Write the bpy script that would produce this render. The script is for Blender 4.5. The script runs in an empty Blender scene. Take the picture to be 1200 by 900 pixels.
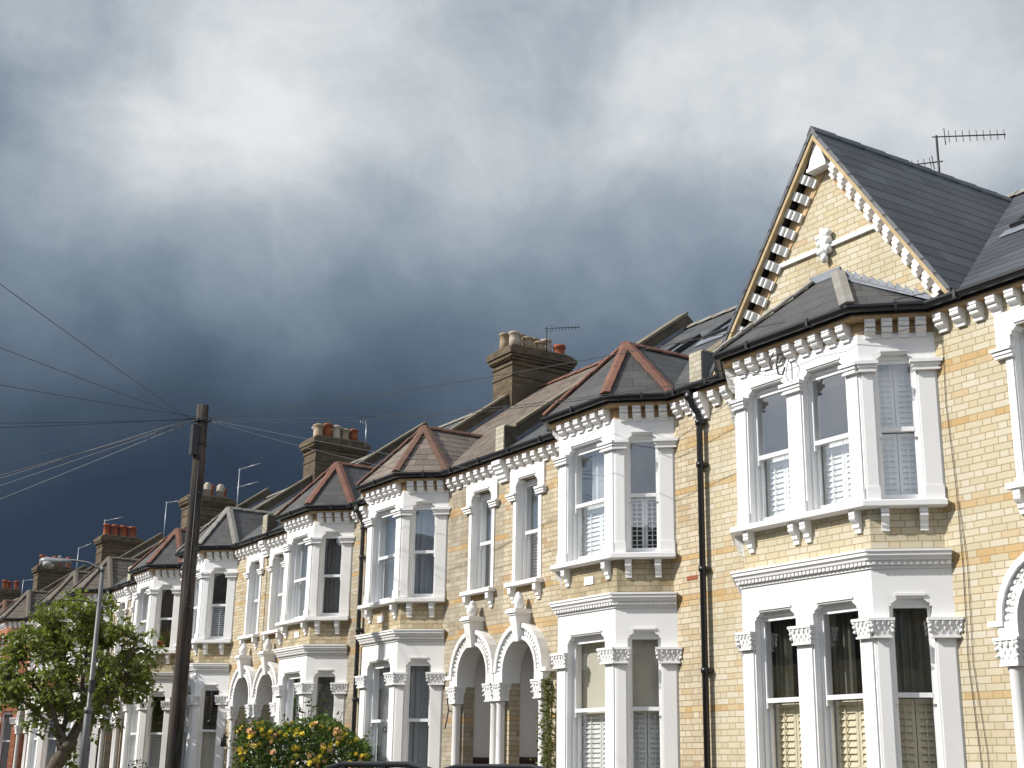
import bpy, bmesh, math, random
from mathutils import Vector, Matrix, noise as mnoise
R = math.radians
rnd = random.Random(7)
sc = bpy.context.scene
COL = sc.collection
GZ = -1.6                      # ground level; heights are measured from the eye line

# ------------------------------------------------------------------ materials
def new_mat(name):
    m = bpy.data.materials.new(name); m.use_nodes = True
    nt = m.node_tree; nt.nodes.clear()
    return m, nt
class N:
    """tiny node helper"""
    def __init__(s, nt): s.nt = nt
    def n(s, t, **k):
        o = s.nt.nodes.new(t)
        for a, b in k.items(): setattr(o, a, b)
        return o
    def put(s, sock, v):
        if hasattr(v, 'is_output'): s.nt.links.new(v, sock)
        elif v is not None: sock.default_value = v
    def m(s, op, a, b=None, c=None, clamp=False):
        o = s.n('ShaderNodeMath', operation=op); o.use_clamp = clamp
        s.put(o.inputs[0], a)
        if b is not None: s.put(o.inputs[1], b)
        if c is not None: s.put(o.inputs[2], c)
        return o.outputs[0]
    def v(s, op, a, b=None):
        o = s.n('ShaderNodeVectorMath', operation=op)
        s.put(o.inputs[0], a)
        if b is not None: s.put(o.inputs[1], b)
        return o.outputs['Value'] if op in ('DOT_PRODUCT', 'LENGTH') else o.outputs[0]
    def comb(s, x, y, z=0.):
        o = s.n('ShaderNodeCombineXYZ')
        for i, q in enumerate((x, y, z)): s.put(o.inputs[i], q)
        return o.outputs[0]
    def mix(s, f, a, b, blend='MIX'):
        o = s.n('ShaderNodeMix', data_type='RGBA', blend_type=blend)
        s.put(o.inputs[0], f); s.put(o.inputs[6], a); s.put(o.inputs[7], b)
        return o.outputs[2]
    def noise(s, vec, scale, detail=3., rough=.55, dist=0.):
        o = s.n('ShaderNodeTexNoise'); s.put(o.inputs['Vector'], vec)
        o.inputs['Scale'].default_value = scale; o.inputs['Detail'].default_value = detail
        o.inputs['Roughness'].default_value = rough; o.inputs['Distortion'].default_value = dist
        return o.outputs['Fac']
    def white(s, vec):
        o = s.n('ShaderNodeTexWhiteNoise', noise_dimensions='3D'); s.put(o.inputs['Vector'], vec)
        return o.outputs['Value'], o.outputs['Color']
    def ramp(s, f, stops, interp='LINEAR'):
        o = s.n('ShaderNodeValToRGB'); s.put(o.inputs[0], f); cr = o.color_ramp; cr.interpolation = interp
        while len(cr.elements) < len(stops): cr.elements.new(.5)
        for e, (p, c) in zip(cr.elements, stops):
            e.position = p; e.color = (*c, 1) if len(c) == 3 else c
        return o.outputs[0]
    def rng(s, v, a, b, c=0., d=1., smooth=False):
        o = s.n('ShaderNodeMapRange'); o.interpolation_type = 'SMOOTHSTEP' if smooth else 'LINEAR'
        s.put(o.inputs[0], v)
        for i, q in enumerate((a, b, c, d)): o.inputs[i+1].default_value = q
        return o.outputs[0]
    def bump(s, h, strength=.3, dist=.01, normal=None):
        o = s.n('ShaderNodeBump'); s.put(o.inputs['Height'], h)
        o.inputs['Strength'].default_value = strength; o.inputs['Distance'].default_value = dist
        if normal is not None: s.put(o.inputs['Normal'], normal)
        return o.outputs[0]
    def bsdf(s, col, rough=.8, normal=None, metal=0., spec=.3, sub=None):
        o = s.n('ShaderNodeBsdfPrincipled'); s.put(o.inputs['Base Color'], col)
        s.put(o.inputs['Roughness'], rough); s.put(o.inputs['Metallic'], metal)
        s.put(o.inputs['Specular IOR Level'], spec)
        if normal is not None: s.put(o.inputs['Normal'], normal)
        return o.outputs[0]
    def out(s, sh):
        o = s.n('ShaderNodeOutputMaterial'); s.nt.links.new(sh, o.inputs['Surface'])
    def geo(s):
        g = s.n('ShaderNodeNewGeometry'); return g.outputs['Position'], g.outputs['True Normal']
def c4(c): return (*c, 1.)

COURSE = .0762
def brick_mat(name, cols, mortar, band=None, dirt=.25, dirtcol=(.12, .10, .07), bands=True, mw=1.0):
    m, nt = new_mat(name); q = N(nt)
    P, Nn = q.geo()
    T = q.v('NORMALIZE', q.v('CROSS_PRODUCT', (0, 0, 1), Nn))
    wob = q.noise(P, 3., 2.)
    u = q.m('ADD', q.v('DOT_PRODUCT', P, T), q.m('MULTIPLY', wob, .006))
    sep = q.n('ShaderNodeSeparateXYZ'); q.put(sep.inputs[0], P)
    v = q.m('ADD', q.m('SUBTRACT', q.m('DIVIDE', sep.outputs[2], COURSE), .87), q.m('MULTIPLY', q.noise(P, 2.1, 1.), .10))
    row = q.m('FLOOR', v); fv = q.m('FRACT', v)
    odd = q.m('MODULO', q.m('ABSOLUTE', row), 2.)
    uu = q.m('ADD', q.m('DIVIDE', u, .345), q.m('MULTIPLY', odd, .5))
    rowj, _ = q.white(q.comb(row, 3.7, 1.2))
    uu = q.m('ADD', uu, q.m('MULTIPLY', rowj, .08))
    cell = q.m('FLOOR', uu); fu = q.m('FRACT', uu)
    head = q.m('GREATER_THAN', fu, .6667)
    # distance to the nearest joint, in metres
    d0 = q.m('MINIMUM', fu, q.m('SUBTRACT', 1., fu)); d1 = q.m('ABSOLUTE', q.m('SUBTRACT', fu, .6667))
    du = q.m('MULTIPLY', q.m('MINIMUM', d0, d1), .345)
    dv = q.m('MULTIPLY', q.m('MINIMUM', fv, q.m('SUBTRACT', 1., fv)), COURSE)
    dj = q.m('ADD', q.m('MINIMUM', du, dv), q.m('MULTIPLY', q.m('SUBTRACT', q.noise(P, 60., 2.), .5), .004))
    mask = q.rng(dj, .0032*mw, .0062*mw, 1., 0., True)
    w, wc = q.white(q.comb(cell, row, head))
    col = q.ramp(w, [(0., cols[0]), (.35, cols[1]), (.7, cols[2]), (.93, cols[3]), (1., cols[4])])
    if bands and band:
        inb = None
        for lo, hi in ((56, 57), (48, 48), (36, 36), (28, 29), (10, 10), (-6, -6), (-16, -15)):
            a = q.m('LESS_THAN', q.m('ABSOLUTE', q.m('SUBTRACT', row, (lo+hi)/2)), (hi-lo)/2+.25)
            inb = a if inb is None else q.m('MAXIMUM', inb, a)
        bcol = q.ramp(w, [(0., band[0]), (.5, band[1]), (1., band[2])])
        # a few stray bricks break the bands
        keep = q.m('MULTIPLY', inb, q.m('GREATER_THAN', w, .06))
        col = q.mix(keep, col, bcol)
    fine = q.noise(P, 45., 4., .7)
    col = q.mix(q.rng(fine, .35, .75, 0., .35), col, q.mix(.5, col, c4((.25, .17, .08))))
    col = q.mix(mask, col, c4(mortar))
    big = q.noise(q.v('MULTIPLY', P, (1., 1., .55)), 1.1, 5., .65)
    col = q.mix(q.rng(big, .48, .72, 0., dirt), col, c4(dirtcol))
    h = q.m('ADD', q.m('MULTIPLY', mask, -1.), q.m('MULTIPLY', fine, .35))
    nrm = q.bump(h, .55, .006)
    q.out(q.bsdf(col, .92, nrm, spec=.15)); return m

def slope_mat(name, base, base2, course=.2, width=.3, gap=.05, rough=.75, bumpd=.012, lichen=0., lc=(.3, .28, .2), spec=.3, var=1.):
    m, nt = new_mat(name); q = N(nt); P, Nn = q.geo()
    T = q.v('NORMALIZE', q.v('CROSS_PRODUCT', (0, 0, 1), Nn))
    S = q.v('NORMALIZE', q.v('CROSS_PRODUCT', Nn, T))
    u = q.v('DOT_PRODUCT', P, T); v = q.v('DOT_PRODUCT', P, S)
    v = q.m('ADD', q.m('DIVIDE', v, course), q.m('MULTIPLY', q.noise(P, 2.5, 2.), .12))
    row = q.m('FLOOR', v); fv = q.m('FRACT', v)
    odd = q.m('MODULO', q.m('ABSOLUTE', row), 2.)
    uu = q.m('ADD', q.m('DIVIDE', u, width), q.m('MULTIPLY', odd, .5))
    cell = q.m('FLOOR', uu); fu = q.m('FRACT', uu)
    du = q.m('MULTIPLY', q.m('MINIMUM', fu, q.m('SUBTRACT', 1., fu)), width)
    w, _ = q.white(q.comb(cell, row, 2.))
    slip = q.m('MULTIPLY', w, gap*.8)
    low = q.rng(q.m('SUBTRACT', fv, slip), gap*.6, gap*1.3, 1., 0., True)
    vj = q.m('MULTIPLY', q.rng(du, .003, .006, 1., 0., True), .7)
    jm = q.m('MAXIMUM', low, vj)
    col = q.mix(q.m('MULTIPLY', w, var), c4(base), c4(base2))
    nz = q.noise(P, 18., 5., .7)
    col = q.mix(q.rng(nz, .3, .8, 0., .5), col, q.mix(.5, col, c4((.02, .02, .02))))
    if lichen:
        col = q.mix(q.rng(q.noise(P, 3.2, 6., .75), .5, .68, 0., lichen), col, c4(lc))
    col = q.mix(q.m('MULTIPLY', jm, .85), col, c4((.012, .012, .012)))
    h = q.m('ADD', q.m('MULTIPLY', fv, -1.), q.m('ADD', q.m('MULTIPLY', jm, -.5), q.m('ADD', q.m('MULTIPLY', w, .25), q.m('MULTIPLY', nz, .3))))
    q.out(q.bsdf(col, rough, q.bump(h, .6, bumpd), spec=spec)); return m

def plain(name, col, rough=.6, var=.12, nscale=6., bumps=.15, bscale=40., bd=.004, metal=0., spec=.3, col2=None, streak=0., streakcol=(.25, .24, .2)):
    m, nt = new_mat(name); q = N(nt); P, _ = q.geo()
    a = q.noise(P, nscale, 5., .65)
    c = q.mix(q.rng(a, .3, .7, 0., 1.), c4(col), c4(col2 if col2 else tuple(x*(1-var) for x in col)))
    if streak:
        st = q.noise(q.v('MULTIPLY', P, (7., 7., .7)), 1.6, 5., .7)
        c = q.mix(q.rng(st, .56, .78, 0., streak), c, c4(streakcol))
    q.out(q.bsdf(c, rough, q.bump(q.noise(P, bscale, 4., .6), bumps, bd), metal, spec)); return m

M = {}
def mk():
    pale = [(.47, .42, .29), (.51, .46, .33), (.54, .50, .40), (.50, .44, .29), (.49, .38, .24)]
    orange = [(.44, .29, .13), (.48, .34, .17), (.49, .40, .25)]
    M['brick_clean'] = brick_mat('yellow stock brick, cleaned', pale, (.32, .24, .135), orange, .30, (.27, .21, .13))
    M['brick_clean_plain'] = brick_mat('yellow stock brick, cleaned, no bands', pale, (.32, .24, .135), None, .30, (.27, .21, .13), False)
    old = [(.31, .275, .21), (.38, .34, .26), (.42, .38, .295), (.35, .29, .20), (.28, .215, .14)]
    M['brick_old'] = brick_mat('yellow stock brick, weathered', old, (.27, .22, .15), [(.38, .24, .11), (.46, .29, .13), (.45, .34, .2)], .55, (.15, .125, .09))
    M['brick_mid'] = brick_mat('yellow stock brick, lightly weathered', [(.42, .36, .25), (.49, .43, .31), (.54, .475, .355), (.46, .37, .235), (.40, .28, .16)], (.25, .19, .12), orange, .4, (.22, .18, .11))
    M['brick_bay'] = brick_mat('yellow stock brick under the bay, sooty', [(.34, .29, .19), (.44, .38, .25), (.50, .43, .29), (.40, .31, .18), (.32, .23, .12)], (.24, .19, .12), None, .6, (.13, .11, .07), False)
    red = [(.36, .12, .06), (.42, .15, .075), (.45, .19, .10), (.33, .10, .06), (.26, .09, .06)]
    M['brick_red'] = brick_mat('red brick', red, (.28, .2, .15), None, .3, (.14, .07, .05), False)
    soot = [(.065, .052, .038), (.095, .073, .05), (.13, .10, .065), (.085, .063, .04), (.20, .14, .075)]
    M['brick_soot'] = brick_mat('sooty chimney brick', soot, (.10, .085, .065), None, .6, (.07, .06, .045), False, 1.2)
    M['brick_pier'] = brick_mat('lime washed pier brick', [(.36, .33, .25), (.44, .41, .32), (.48, .45, .36), (.42, .38, .28), (.35, .28, .18)], (.24, .22, .17), None, .4, (.2, .18, .13), False)
    M['eaves_brick'] = plain('dirty orange brick eaves', (.36, .23, .12), .9, nscale=9., col2=(.50, .36, .2), bumps=.5, bscale=30.)
    M['white'] = plain('white masonry paint', (.79, .785, .77), .6, .06, .9, .2, 45., .0025, streak=.10, streakcol=(.58, .56, .51))
    M['white_old'] = plain('white masonry paint, grubby', (.77, .755, .72), .6, .10, 1.6, .2, 45., .002, streak=.14, streakcol=(.55, .53, .48))
    M['sash'] = plain('white gloss sash paint', (.80, .80, .79), .3, .03, 5., .05, 30., .001, spec=.5)
    M['cream'] = plain('cream shutter paint', (.74, .66, .48), .5, .05, 3., .05, 30., .001)
    M['shutter_white'] = plain('white shutter paint', (.78, .78, .76), .45, .04, 3., .05, 30., .001)
    M['blind_cream'] = plain('cream blind fabric', (.62, .58, .47), .9, .06, 2., .1, 200., .001)
    M['net'] = plain('white net curtain', (.74, .76, .78), .95, .12, 3., .2, 90., .002)
    M['curtain_grey'] = plain('grey curtain', (.45, .48, .52), .95, .2, 3., .2, 90., .002)
    M['curtain_olive'] = plain('olive curtain', (.17, .17, .13), .95, .2, 3., .2, 90., .002)
    M['curtain_brown'] = plain('brown curtain', (.12, .075, .04), .95, .2, 3., .2, 90., .002)
    M['curtain_lace'] = plain('lace curtain', (.30, .30, .29), .95, col2=(.14, .14, .14), nscale=34., bumps=.2, bscale=90., bd=.002)
    M['black'] = plain('black gutter paint', (.012, .012, .014), .35, .3, 5., .1, 25., .002, spec=.5)
    M['iron_grey'] = plain('weathered black pipe', (.045, .045, .045), .5, .4, 6., .2, 30., .002)
    M['lead'] = plain('lead flashing', (.13, .14, .16), .6, .3, 5., .4, 12., .006, metal=.2, col2=(.23, .25, .28))
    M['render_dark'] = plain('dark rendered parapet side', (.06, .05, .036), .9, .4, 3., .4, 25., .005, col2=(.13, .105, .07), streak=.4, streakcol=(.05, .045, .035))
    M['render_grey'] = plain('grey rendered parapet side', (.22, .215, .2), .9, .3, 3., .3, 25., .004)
    M['coping'] = plain('mossy stone coping', (.13, .11, .075), .95, .4, 5., .6, 22., .008, col2=(.20, .17, .12))
    M['verge'] = plain('tan mortar verge', (.50, .39, .23), .95, .3, 8., .6, 30., .006, col2=(.36, .27, .15))
    M['terracotta'] = plain('terracotta', (.27, .08, .035), .8, .3, 5., .4, 25., .004, col2=(.26, .08, .04))
    M['buff_pot'] = plain('buff clay pot', (.33, .25, .165), .85, .3, 4., .4, 22., .004, col2=(.26, .2, .13))
    M['pale_pot'] = plain('pale clay pot', (.44, .385, .31), .85, .3, 4., .4, 22., .004, col2=(.36, .31, .24))
    M['ridge_red'] = plain('red ridge tile', (.20, .095, .062), .85, .3, 5., .5, 25., .006, col2=(.12, .062, .045))
    M['ridge_brown'] = plain('brown ridge tile', (.16, .085, .055), .85, .3, 5., .5, 25., .006, col2=(.10, .06, .045))
    M['ridge_grey'] = plain('grey ridge tile', (.27, .26, .23), .85, .3, 5., .5, 25., .006, col2=(.18, .165, .14))
    M['ridge_tan'] = plain('tan ridge tile', (.13, .11, .085), .85, .3, 5., .5, 25., .006, col2=(.15, .13, .1))
    M['slate_new'] = slope_mat('blue black slate', (.078, .083, .094), (.036, .041, .050), .235, .5, .11, .5, .016, spec=.4)
    M['slate_bay'] = slope_mat('grey slate of the bays', (.082, .078, .072), (.056, .055, .054), .25, .42, .03, .6, .006, lichen=.2, lc=(.16, .155, .14))
    M['slate_bay_dark'] = slope_mat('dark slate of the big bay', (.085, .085, .085), (.06, .062, .065), .26, .36, .04, .6, .008, lichen=.35, lc=(.14, .13, .11))
    M['slate_old'] = slope_mat('old slate', (.09, .09, .09), (.055, .06, .065), .21, .32, .06, .7, .014, lichen=.4, lc=(.19, .175, .14))
    M['tile_brown'] = slope_mat('brown concrete tile', (.19, .15, .12), (.12, .09, .07), .17, .21, .12, .85, .035, lichen=.35, lc=(.30, .27, .2))
    M['tile_bay'] = slope_mat('brown bay tile', (.21, .17, .135), (.14, .11, .09), .2, .34, .07, .85, .014, lichen=.3, lc=(.30, .28, .22))
    M['tile_tan'] = slope_mat('tan bay tile', (.12, .10, .078), (.08, .066, .052), .2, .34, .08, .85, .014, lichen=.4, lc=(.30, .28, .22))
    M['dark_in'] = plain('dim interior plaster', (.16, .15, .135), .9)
    M['floor_in'] = plain('dark interior boards', (.08, .05, .03), .7)
    M['porch'] = plain('porch plaster', (.70, .69, .67), .8, .06, 2., .1, 30., .002)
    M['porch_pink'] = plain('pink porch plaster', (.72, .58, .54), .8, .06, 2., .1, 30., .002)
    M['dado'] = plain('dark tiled dado', (.045, .015, .010), .25, .5, 14., .2, 30., .002, spec=.6)
    M['door'] = plain('dark door paint', (.02, .022, .03), .3, .2, 4., .1, 30., .001, spec=.5)
    M['alu'] = plain('aerial aluminium', (.42, .44, .46), .4, .3, 6., .1, 30., .001, metal=.6)
    M['alu_dark'] = plain('tarnished aerial', (.05, .05, .055), .5, .3, 6., .1, 30., .001, metal=.4)
    M['cable'] = plain('black cable', (.022, .018, .02), .5)
    M['cable_grey'] = plain('grey cable', (.22, .22, .22), .5)
    M['steel'] = plain('galvanised steel', (.17, .175, .17), .5, .3, 5., .2, 25., .002, metal=.4)
    M['lamp_body'] = plain('grey lamp housing', (.24, .25, .26), .4, .2, 6.)
    M['lamp_glass'] = plain('lamp diffuser', (.34, .34, .31), .2, .1, 6.)
    M['asphalt'] = plain('asphalt', (.05, .05, .052), .85, .3, 2., .5, 120., .003)
    M['paving'] = plain('paving slabs', (.25, .24, .22), .85, .25, 1.5, .3, 60., .003)
    M['kerb'] = plain('granite kerb', (.28, .27, .26), .8, .2, 5.)
    M['earth'] = plain('garden earth', (.10, .075, .05), .95, .4, 3., .6, 20., .02)
    M['road_paint'] = plain('white road paint', (.7, .7, .68), .7, .2, 9.)
    M['car_paint'] = plain('black car paint', (.008, .008, .01), .12, .1, 3., .0, 3., .001, spec=.8)
    M['tyre'] = plain('tyre rubber', (.02, .02, .02), .85)
    M['yellow'] = plain('yellow rose petal', (.88, .74, .14), .6, .2, 30., .1, 40., .001, col2=(.84, .66, .10))
    M['apricot'] = plain('apricot rose petal', (.84, .62, .36), .6, .2, 30., .1, 40., .001, col2=(.76, .46, .25))
    m, nt = new_mat('window glass'); q = N(nt); P, _ = q.geo()
    nrm = q.bump(q.noise(P, 2.2, 2.), .05, .02)
    gg = q.n('ShaderNodeNewGeometry'); cs = q.m('ABSOLUTE', q.v('DOT_PRODUCT', gg.outputs['Incoming'], gg.outputs['True Normal']))
    fac = q.m('ADD', .17, q.m('MULTIPLY', q.m('POWER', q.m('SUBTRACT', 1., cs, clamp=True), 3.), .95), clamp=True)
    gl = q.n('ShaderNodeBsdfGlossy'); gl.inputs['Roughness'].default_value = .01
    gl.inputs['Color'].default_value = (.97, .98, 1, 1); q.put(gl.inputs['Normal'], nrm)
    tr = q.n('ShaderNodeBsdfTransparent'); tr.inputs[0].default_value = (.95, .965, .96, 1)
    mx = q.n('ShaderNodeMixShader'); q.put(mx.inputs[0], fac)
    nt.links.new(tr.outputs[0], mx.inputs[1]); nt.links.new(gl.outputs[0], mx.inputs[2]); q.out(mx.outputs[0]); M['glass'] = m
    m, nt = new_mat('weathered pole timber'); q = N(nt); P, _ = q.geo()
    a = q.noise(q.v('MULTIPLY', P, (22., 22., .8)), 1., 6., .7); b = q.noise(P, 1.3, 3.)
    c = q.ramp(a, [(.35, (.010, .010, .009)), (.52, (.05, .046, .041)), (.75, (.17, .16, .145))])
    c = q.mix(q.rng(b, .45, .7, 0., .4), c, c4((.11, .07, .05)))
    q.out(q.bsdf(c, .9, q.bump(a, .9, .012), spec=.15)); M['pole'] = m
    m, nt = new_mat('bark'); q = N(nt); P, _ = q.geo()
    a = q.noise(q.v('MULTIPLY', P, (1., 1., 3.)), 12., 6., .7)
    c = q.ramp(a, [(.3, (.05, .04, .03)), (.7, (.22, .18, .14))])
    q.out(q.bsdf(c, .95, q.bump(a, .9, .02), spec=.1)); M['bark'] = m
    def leaf(name, a, b, scale):
        m, nt = new_mat(name); q = N(nt); P, _ = q.geo()
        w = q.noise(P, scale, 2., .8)
        col = q.ramp(w, [(.3, a), (.7, b)])
        d = q.n('ShaderNodeBsdfPrincipled'); q.put(d.inputs['Base Color'], col); d.inputs['Roughness'].default_value = .45
        d.inputs['Specular IOR Level'].default_value = .4
        t = q.n('ShaderNodeBsdfTranslucent'); q.put(t.inputs[0], q.mix(.5, col, c4((.22, .32, .03))))
        mx = q.n('ShaderNodeMixShader'); mx.inputs[0].default_value = .35
        nt.links.new(d.outputs[0], mx.inputs[1]); nt.links.new(t.outputs[0], mx.inputs[2]); q.out(mx.outputs[0]); M[name] = m
    leaf('leaf_tree', (.085, .11, .018), (.25, .28, .06), 5.)
    leaf('leaf_rose', (.035, .08, .016), (.12, .19, .04), 9.)
    leaf('leaf_ivy', (.05, .07, .015), (.16, .16, .05), 12.)
    leaf('leaf_shrub', (.02, .05, .012), (.09, .07, .03), 9.)
mk()

# ------------------------------------------------------------------ mesh helpers
class Fr:
    """a face frame: A origin, t along the face, n outward; pt(a, d, z)"""
    def __init__(s, ax, ay, tx, ty, nx, ny):
        l = math.hypot(tx, ty); s.A = Vector((ax, ay, 0)); s.t = Vector((tx/l, ty/l, 0)); l = math.hypot(nx, ny); s.n = Vector((nx/l, ny/l, 0))
    def pt(s, a, d, z): return s.A + s.t*a + s.n*d + Vector((0, 0, z))
    def mat(s, a, d, z, flip=False):
        o = s.pt(a, d, z); Mx = Matrix.Identity(4)
        x = s.t; y = -s.n; zz = Vector((0, 0, 1))
        for i, ve in enumerate((x, y, zz)):
            for j in range(3): Mx[j][i] = ve[j]
        for j in range(3): Mx[j][3] = o[j]
        return Mx
WORLD = Fr(0, 0, 1, 0, 0, -1)   # a = x, d = -y

class MB:
    def __init__(s): s.v = []; s.f = []; s.sm = []
    def face(s, pts, smooth=False):
        b = len(s.v); s.v += [Vector(p) for p in pts]; s.f.append(list(range(b, b+len(pts)))); s.sm.append(smooth)
    def box(s, fr, a0, a1, d0, d1, z0, z1):
        p = [fr.pt(a, d, z) for z in (z0, z1) for d in (d0, d1) for a in (a0, a1)]
        b = len(s.v); s.v += p
        for q in ((0, 1, 3, 2), (4, 6, 7, 5), (0, 4, 5, 1), (2, 3, 7, 6), (0, 2, 6, 4), (1, 5, 7, 3)):
            s.f.append([b+i for i in q]); s.sm.append(False)
    def hexa(s, p):   # 8 points, bottom ring 0-3, top ring 4-7
        b = len(s.v); s.v += [Vector(x) for x in p]
        for q in ((3, 2, 1, 0), (4, 5, 6, 7), (0, 1, 5, 4), (1, 2, 6, 5), (2, 3, 7, 6), (3, 0, 4, 7)):
            s.f.append([b+i for i in q]); s.sm.append(False)
    def prism(s, pts, vec):   # polygon extruded by vec, capped
        n = len(pts); vec = Vector(vec); b = len(s.v); s.v += [Vector(p) for p in pts] + [Vector(p)+vec for p in pts]
        s.f.append([b+i for i in range(n)][::-1]); s.sm.append(False)
        s.f.append([b+n+i for i in range(n)]); s.sm.append(False)
        for i in range(n):
            j = (i+1) % n; s.f.append([b+i, b+j, b+n+j, b+n+i]); s.sm.append(False)
    def sweep(s, path, prof, caps=True, smooth=False):
        """path: list of (x,y); prof: closed list of (d,z); d goes to the right-hand side (outward); mitred"""
        n = len(path); P = [Vector((*p, 0)) for p in path]; nor = []
        for i in range(n-1):
            t = (P[i+1]-P[i]).normalized(); nor.append(Vector((t.y, -t.x, 0)))
        rings = []
        for i in range(n):
            if i == 0: mv = nor[0]
            elif i == n-1: mv = nor[-1]
            else:
                mv = (nor[i-1]+nor[i]).normalized(); mv = mv/max(.3, mv.dot(nor[i]))
            rings.append([P[i]+mv*d+Vector((0, 0, z)) for d, z in prof])
        k = len(prof); b = len(s.v)
        for r in rings: s.v += r
        for i in range(n-1):
            for j in range(k):
                jj = (j+1) % k
                s.f.append([b+i*k+j, b+i*k+jj, b+(i+1)*k+jj, b+(i+1)*k+j]); s.sm.append(smooth)
        if caps:
            s.f.append([b+j for j in range(k)]); s.sm.append(False)
            s.f.append([b+(n-1)*k+j for j in range(k)][::-1]); s.sm.append(False)
    def tube(s, pts, r, seg=8, caps=True, smooth=True):
        pts = [Vector(p) for p in pts]; n = len(pts)
        if not hasattr(r, '__len__'): r = [r]*n
        b = len(s.v); up = None
        for i, p in enumerate(pts):
            t = (pts[min(i+1, n-1)]-pts[max(i-1, 0)]).normalized()
            if up is None:
                up = t.orthogonal().normalized()
            up = (up-t*up.dot(t)).normalized(); w = t.cross(up)
            for k in range(seg):
                a = 2*math.pi*k/seg; s.v.append(p+(up*math.cos(a)+w*math.sin(a))*r[i])
        for i in range(n-1):
            for k in range(seg):
                kk = (k+1) % seg; s.f.append([b+i*seg+k, b+i*seg+kk, b+(i+1)*seg+kk, b+(i+1)*seg+k]); s.sm.append(smooth)
        if caps:
            s.f.append([b+k for k in range(seg)][::-1]); s.sm.append(False)
            s.f.append([b+(n-1)*seg+k for k in range(seg)]); s.sm.append(False)
    def lathe(s, c, prof, seg=16, smooth=True):
        c = Vector(c); b = len(s.v); n = len(prof)
        for r, z in prof:
            for k in range(seg):
                a = 2*math.pi*k/seg; s.v.append(c+Vector((r*math.cos(a), r*math.sin(a), z)))
        for i in range(n-1):
            for k in range(seg):
                kk = (k+1) % seg; s.f.append([b+i*seg+k, b+i*seg+kk, b+(i+1)*seg+kk, b+(i+1)*seg+k]); s.sm.append(smooth)
        s.f.append([b+k for k in range(seg)][::-1]); s.sm.append(False)
        s.f.append([b+(n-1)*seg+k for k in range(seg)]); s.sm.append(False)
    def blob(s, c, r, seed=0, amp=.25, rings=4, seg=6):
        c = Vector(c); r = Vector(r) if hasattr(r, '__len__') else Vector((r, r, r)); b = len(s.v)
        g = random.Random(seed)
        for i in range(rings+1):
            th = math.pi*i/rings
            for k in range(seg):
                ph = 2*math.pi*k/seg; q = 1+amp*(g.random()-.5)
                s.v.append(c+Vector((r.x*math.sin(th)*math.cos(ph)*q, r.y*math.sin(th)*math.sin(ph)*q, r.z*math.cos(th)*q)))
        for i in range(rings):
            for k in range(seg):
                kk = (k+1) % seg; s.f.append([b+i*seg+k, b+(i+1)*seg+k, b+(i+1)*seg+kk, b+i*seg+kk]); s.sm.append(True)
    def mesh(s, name, off=Vector((0, 0, 0))):
        me = bpy.data.meshes.new(name); me.from_pydata([tuple(v-off) for v in s.v], [], s.f)
        me.polygons.foreach_set('use_smooth', s.sm)
        bm = bmesh.new(); bm.from_mesh(me)
        bmesh.ops.recalc_face_normals(bm, faces=bm.faces); bm.to_mesh(me); bm.free()
        return me
    def raw(s, name, off=Vector((0, 0, 0))):
        me = bpy.data.meshes.new(name); me.from_pydata([tuple(v-off) for v in s.v], [], s.f)
        me.polygons.foreach_set('use_smooth', s.sm); return me
    def build(s, name, mat, parent=None, bev=0., raw=False):
        if not s.f: return None
        off = root_loc(parent)
        me = s.raw(name, off) if raw else s.mesh(name, off)
        o = bpy.data.objects.new(name, me); COL.objects.link(o)
        for mm in (mat if isinstance(mat, (list, tuple)) else [mat]): me.materials.append(mm)
        o.parent = parent
        if bev:
            b = o.modifiers.new('bevel', 'BEVEL'); b.width = bev; b.segments = 2; b.limit_method = 'ANGLE'; b.angle_limit = R(40)
        return o
def root_loc(o):
    v = Vector((0, 0, 0))
    while o: v += o.location; o = o.parent
    return v
def inst(name, me, parent, mat4, material=None):
    o = bpy.data.objects.new(name, me); COL.objects.link(o); o.parent = parent
    m = mat4.copy(); m.translation = m.translation-root_loc(parent); o.matrix_local = m
    return o
def tag(o, label=None, cat=None, group=None, kind=None):
    if label: o['label'] = label
    if cat: o['category'] = cat
    if group: o['group'] = group
    if kind: o['kind'] = kind
    return o
def empty(name, loc, label, cat, group=None):
    o = bpy.data.objects.new(name, None); COL.objects.link(o); o.location = loc; o.empty_display_size = .2
    return tag(o, label, cat, group)

# ------------------------------------------------------------------ shared small parts
def proto(build, name, mat):
    b = MB(); build(b); me = b.mesh(name); me.materials.append(mat); return me
L0 = Fr(0, 0, 1, 0, 0, -1)
def profx(b, prof, w):     # closed profile (d,z) extruded along x, centred
    b.prism([Vector((-w/2, -d, z)) for d, z in prof], (w, 0, 0))
def arcp(c, r, a0, a1, n):
    return [(c[0]+r*math.cos(R(a0+(a1-a0)*i/n)), c[1]+r*math.sin(R(a0+(a1-a0)*i/n))) for i in range(n+1)]
corb_prof = [(0, .20), (.135, .20), (.135, .165)] + arcp((.105, .135), .030, 60, -60, 4) + arcp((.075, .085), .028, 70, -60, 4) + [(.055, .045), (.04, .03), (.04, 0), (0, 0)]
ME = {}
ME['corbel'] = proto(lambda b: profx(b, corb_prof, .115), 'corbel', M['white'])
big_prof = [(0, .34), (.20, .34), (.20, .27), (.16, .255), (.16, .21), (.125, .19), (.125, .14), (.085, .115), (.085, .06), (.05, .03), (.05, 0), (0, 0)]
ME['big_corbel'] = proto(lambda b: profx(b, big_prof, .25), 'party_corbel', M['white'])
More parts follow.
